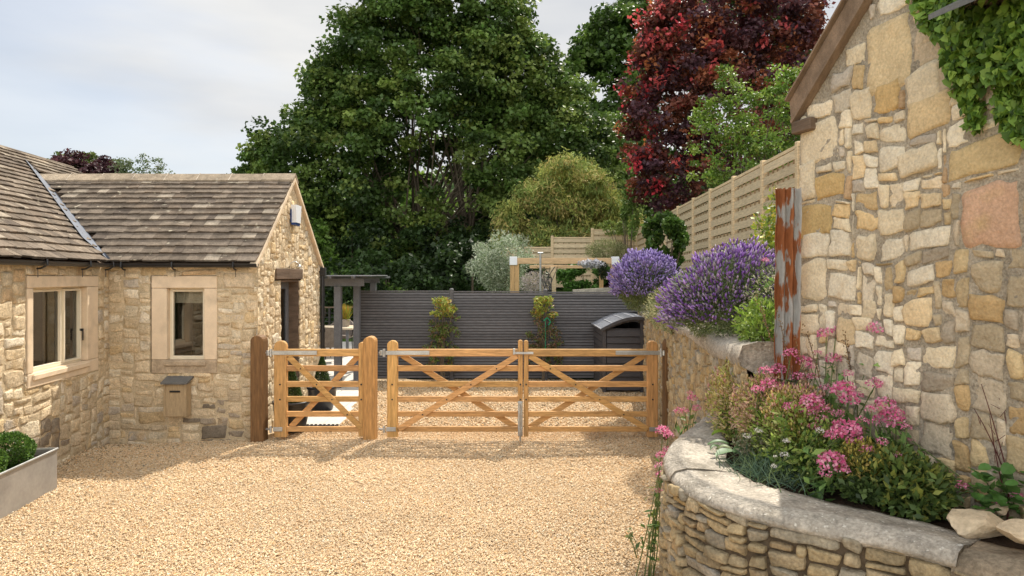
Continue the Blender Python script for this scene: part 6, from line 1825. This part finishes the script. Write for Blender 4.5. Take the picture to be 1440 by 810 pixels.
# large sycamore
SY = [(.075, .13, .026), (.10, .165, .034), (.155, .225, .048), (.052, .095, .02), (.22, .29, .065)]
def sc_(E_, k): return [tuple(e[:3]) + tuple(q * k for q in e[3:]) for e in E_]
tree('sycamore', 'huge dark green sycamore towering behind the charcoal fence', (-3.8, 34, .9),
     sc_([E(600, 120, 34, 4.4, 4.2, 3.8), E(620, 240, 34, 5.2, 3.4, 4.2), E(475, 240, 34, 3.1, 2.7, 3), E(415, 240, 34, 2.0, 1.8), E(500, 130, 34, 2.3, 1.9), E(690, 110, 34, 2.5, 2.6, 3), E(765, 210, 34, 1.9, 2.3), E(650, 30, 34, 3.0, 2.0),
      E(565, 50, 34, 2.0, 1.6), E(450, 330, 35, 2.2, 1.6), E(560, 350, 34, 3.0, 1.5, 3), E(700, 345, 35, 2.8, 1.6, 3), E(620, -90, 34, 3.6, 2.6), E(745, 95, 34, 1.3, 1.1), E(805, 215, 35, 2.4, 2.6), E(790, 150, 35, 1.3, 1.3), E(830, 300, 35, 2.5, 1.8)], 1.22),
     2150, 115, .74, .215, SY, 200, trunk_r=.30, fork=2.6, n_main=17, n_sub=3, trunks=4, spread=.7, shell=.55, window=True, aspect=.85, varc=.32, droop=.35)
tree('oak', 'dark green tree rising right of the sycamore, behind the maple', (8.6, 47, 1.5),
     sc_([E(850, 140, 47, 3.0, 3.4), E(880, 75, 47, 2.4, 2.3), E(950, 35, 49, 3.2, 2.8), E(1040, 60, 49, 3.6, 3.2), E(850, 240, 47, 3.4, 3.0), E(800, 290, 47, 3.6, 2.4), E(900, 300, 47, 3.6, 2.0), E(1115, 115, 49, 1.9, 2.6), E(1140, 200, 49, 3, 3), E(822, 120, 47, 1.5, 1.7), E(845, 60, 47, 1.3, 1.2), E(805, 190, 47, 2.0, 2.0)], 1.3),
     900, 95, 1.0, .36, [(.06, .11, .02), (.085, .145, .027), (.11, .18, .035), (.042, .08, .015)], 201, trunk_r=.35, fork=3, n_main=12, n_sub=2, aspect=.75, shell=.55)
RED = [(.11, .034, .034), (.17, .05, .034), (.085, .034, .042), (.26, .085, .040), (.115, .055, .070), (.20, .07, .045)]
def redtips(rng, cl, dirs):
    o_ = []
    for c, d in zip(cl, dirs):
        s = -d[0] * .8 + d[2] * .55 - d[1] * .2
        if rng.random() < np.clip(s - .15, 0, 1) * .75:
            n = int(rng.uniform(14, 34))
            P = c + d * .28 + rng.normal(size=(n, 3)) * .14
            V, F = leafV(P, rng.normal(size=(n, 3)) - (0, 0, .3), rng.normal(size=(n, 3)) * .6 + (0, -.2, 1), .16, .12)
            pal = np.array([(.52, .05, .065), (.42, .055, .05), (.58, .10, .10), (.46, .16, .06)])
            C = pal[rng.choice(4)] * rng.uniform(.7, 1.25, (n, 1))
            o_.append((V, F, np.repeat(C, 4, 0)))
    return o_
tree('red_maple', 'crimson and purple leaved maple behind the tan fence', (6.9, 22.5, 2.0),
     [E(1015, 130, 22, 2.6, 2.6, 2.4), E(940, 175, 22, 1.4, 1.9), E(960, 60, 22, 1.6, 1.4), E(1060, 50, 22, 2.0, 1.5), E(960, 240, 22, 1.7, 1.4), E(1100, 120, 22, 1.9, 2.0), E(1095, 25, 22, 1.3, 1.1), E(1000, 15, 22, 1.7, 1.1), E(912, 125, 22, .7, .7), E(932, 90, 22, .8, .7)],
     680, 84, .44, .14, RED, 202, trunk_r=.16, fork=1.8, n_main=13, n_sub=2, aspect=.8, shell=.5, extra=redtips, varc=.35)
tree('apple_tree', 'light green loosely branched tree in front of the red maple', (5.4, 15.3, 1.9),
     [E(1000, 200, 15.3, .55, 1.0), E(1035, 160, 15.3, .50, 1.0), E(1075, 190, 15.3, .75, 1.1), E(1110, 150, 15.3, .65, 1.0), E(1040, 240, 15.3, .9, .6), E(1110, 230, 15.3, .8, .7), E(985, 150, 15.3, .15, .4), E(1020, 115, 15.3, .15, .4)],
     300, 40, .21, .095, [(.13, .22, .03), (.18, .28, .04), (.10, .17, .025), (.24, .33, .06)], 203, trunk_r=.06, fork=1.2, n_main=18, n_sub=1, aspect=.5, shell=.2, varc=.25)
# weeping golden conifer
def weep(rng, ells, n, leaf, pal):
    E_ = np.array(ells); arr = []
    w = E_[:, 3] ** 2; w /= w.sum()
    P0, C_ = [], []
    pal = np.array(pal)
    for k in range(n):
        e = E_[rng.choice(len(E_), p=w)]; d = sph(rng, 1)[0]
        if d[2] < -.5: d[2] *= -1
        c = e[:3] + d * e[3:] * (.50 + .5 * rng.random() ** .7) * (1 + .38 * mnoise.noise(Vector(d * 2.3 + e[:3])))
        m_ = 26
        col = pal[rng.choice(len(pal))] * rng.uniform(.7, 1.3)
        q = c + rng.normal(size=(m_, 3)) * (.16, .16, .10)
        q[:, 2] -= rng.random(m_) * .28
        ax = d * .5 + rng.normal(size=(m_, 3)) * .5; ax[:, 2] -= .75
        V, F = leafV(q, ax, rng.normal(size=(m_, 3)) + d, leaf * rng.uniform(.6, 1.3, m_), leaf * .26)
        arr.append((V, F, np.repeat(np.clip(col * rng.uniform(.75, 1.25, (m_, 1)), 0, 1), 4, 0)))
    return join(*arr)
WE = [E(800, 285, 28, 2.3, 1.9), E(745, 320, 28, 1.2, 1.2), E(860, 310, 28, 1.5, 1.2), E(795, 240, 28, 1.3, 1.0), E(850, 257, 28, 1.0, .9), E(755, 270, 28, .9, .9), E(885, 335, 28, .9, 1.0), E(805, 222, 28, .5, .5), E(790, 340, 27.5, 1.8, 1.0)]
rgw = np.random.default_rng(77)
WE = []
while len(WE) < 85:
    px_, py_ = rgw.uniform(702, 898), rgw.uniform(212, 365)
    top = 222 + 95 * (abs(px_ - 798) / 100) ** 1.3 + 9 * math.sin(px_ * .16)
    if py_ < top: continue
    s_ = rgw.uniform(.35, .75)
    WE.append(E(px_, py_, 28 + rgw.uniform(-1.2, 1.2), s_, s_ * rgw.uniform(.8, 1.3)))
t = thing('weeping_cypress', 'golden green weeping conifer behind the far end of the tan fence', 'tree', (2.4, 28, 1.6))
rg = np.random.default_rng(204)
V, F, C = weep(rg, WE, 2300, .20, [(.29, .32, .08), (.38, .38, .10), (.20, .26, .07), (.46, .38, .14), (.25, .32, .09)])
mk('crown', V, F, M['dullleaf'], t, C)
limbs(rg, (2.4, 28, 1.6), clumps_in(rg, WE, 40, .6)[0], .2, 16, 1.4, 1).make('trunk', M['bark'], t, smooth=True)
# undergrowth behind the fence and hedge left
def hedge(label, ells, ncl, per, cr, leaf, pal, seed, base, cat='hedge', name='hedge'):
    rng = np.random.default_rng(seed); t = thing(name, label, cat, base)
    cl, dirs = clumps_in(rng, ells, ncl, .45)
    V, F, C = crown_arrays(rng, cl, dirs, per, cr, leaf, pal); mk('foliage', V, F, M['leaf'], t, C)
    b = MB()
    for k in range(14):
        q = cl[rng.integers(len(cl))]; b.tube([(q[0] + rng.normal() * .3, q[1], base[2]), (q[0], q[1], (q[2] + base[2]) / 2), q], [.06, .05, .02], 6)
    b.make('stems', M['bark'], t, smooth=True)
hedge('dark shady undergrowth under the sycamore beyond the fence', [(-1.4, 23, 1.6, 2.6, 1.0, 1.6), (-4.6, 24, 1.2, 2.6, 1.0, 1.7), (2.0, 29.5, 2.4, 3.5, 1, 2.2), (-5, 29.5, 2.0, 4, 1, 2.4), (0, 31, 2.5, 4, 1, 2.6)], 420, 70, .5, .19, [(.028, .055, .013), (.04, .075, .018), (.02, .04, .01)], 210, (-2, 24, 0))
hedge('bright green shrubs left of the sycamore seen over the patio', [(-8.6, 27, 2.4, 2.0, 1.2, 2.0), (-6.3, 26, 1.2, 2.0, 1.0, 1.3), (-11, 30, 3.0, 2.5, 1.2, 2.6), (-8.0, 23.5, .8, 1.6, .8, .9)], 300, 70, .45, .17, [(.09, .16, .025), (.12, .21, .03), (.06, .11, .02)], 211, (-8, 26, 0))
shrub('conifer_shoot', 'upright light green young conifer in front of the fence corner', 'shrub', A(884, 303, 22.5), (.32, .3, 1.0), 1700, .14, [(.15, .24, .05), (.2, .3, .07)], 220, aspect=.3, nclump=22, base=(3.85, 22.5, 1.8), stem_r=.02)
shrub('conifer_shoot', 'low light green branch reaching left over the tan fence', 'shrub', A(865, 322, 24.3), (.75, .25, .28), 900, .14, [(.2, .28, .06), (.27, .34, .09)], 221, aspect=.3, nclump=14, base=(4.2, 24.3, 1.8), stem_r=.02)
shrub('hedge_shrub', 'dark green shrub below the maple behind the tan fence', 'shrub', (6.2, 18.5, 3.6), (1.3, 2.6, 1.2), 5000, .13, [(.05, .09, .018), (.075, .125, .025), (.04, .07, .015)], 222, aspect=.6, nclump=50, base=(6.2, 18.5, 2.0))
# far trees beyond the roofs
tree('copper_beech', 'distant purple leaved tree showing above the left roof ridge', (-24.0, 40, 1.5), [E(118, 240, 40, 1.9, 1.0), E(135, 250, 40, 1.6, .8)], 90, 60, .5, .22, [(.06, .022, .028), (.08, .03, .035)], 230, trunk_r=.2, fork=2, n_main=6, n_sub=1)
tree('field_maple', 'distant olive green tree half behind the purple one', (-27.0, 44, 1.5), [E(112, 232, 44, 1.5, .8), E(95, 240, 44, 1.3, .6), E(145, 240, 44, 1.4, .6)], 80, 60, .5, .22, [(.10, .14, .03), (.13, .17, .04)], 231, trunk_r=.2, fork=2, n_main=6, n_sub=1)
tree('ash_tree', 'distant sparse grey green tree between purple tree and cottage gable', (-21.5, 40, 1.5), [E(180, 238, 40, .9, .7), E(205, 236, 40, 1.0, .8), E(228, 250, 40, .6, .5), E(170, 232, 40, .5, .4)], 75, 26, .35, .14, [(.13, .17, .08), (.16, .20, .10)], 232, trunk_r=.12, fork=1.5, n_main=12, n_sub=2, shell=.3)
# lit foliage far behind the sycamore, seen through its gaps
hedge('sunlit green copse glimpsed through gaps behind the sycamore', [(-8, 60, 5, 9, 2, 6), (4, 62, 5, 9, 2, 6)], 260, 60, 1.4, .5, [(.16, .26, .04), (.22, .33, .05), (.11, .19, .03)], 240, (-2, 60, 2), cat='copse', name='copse')
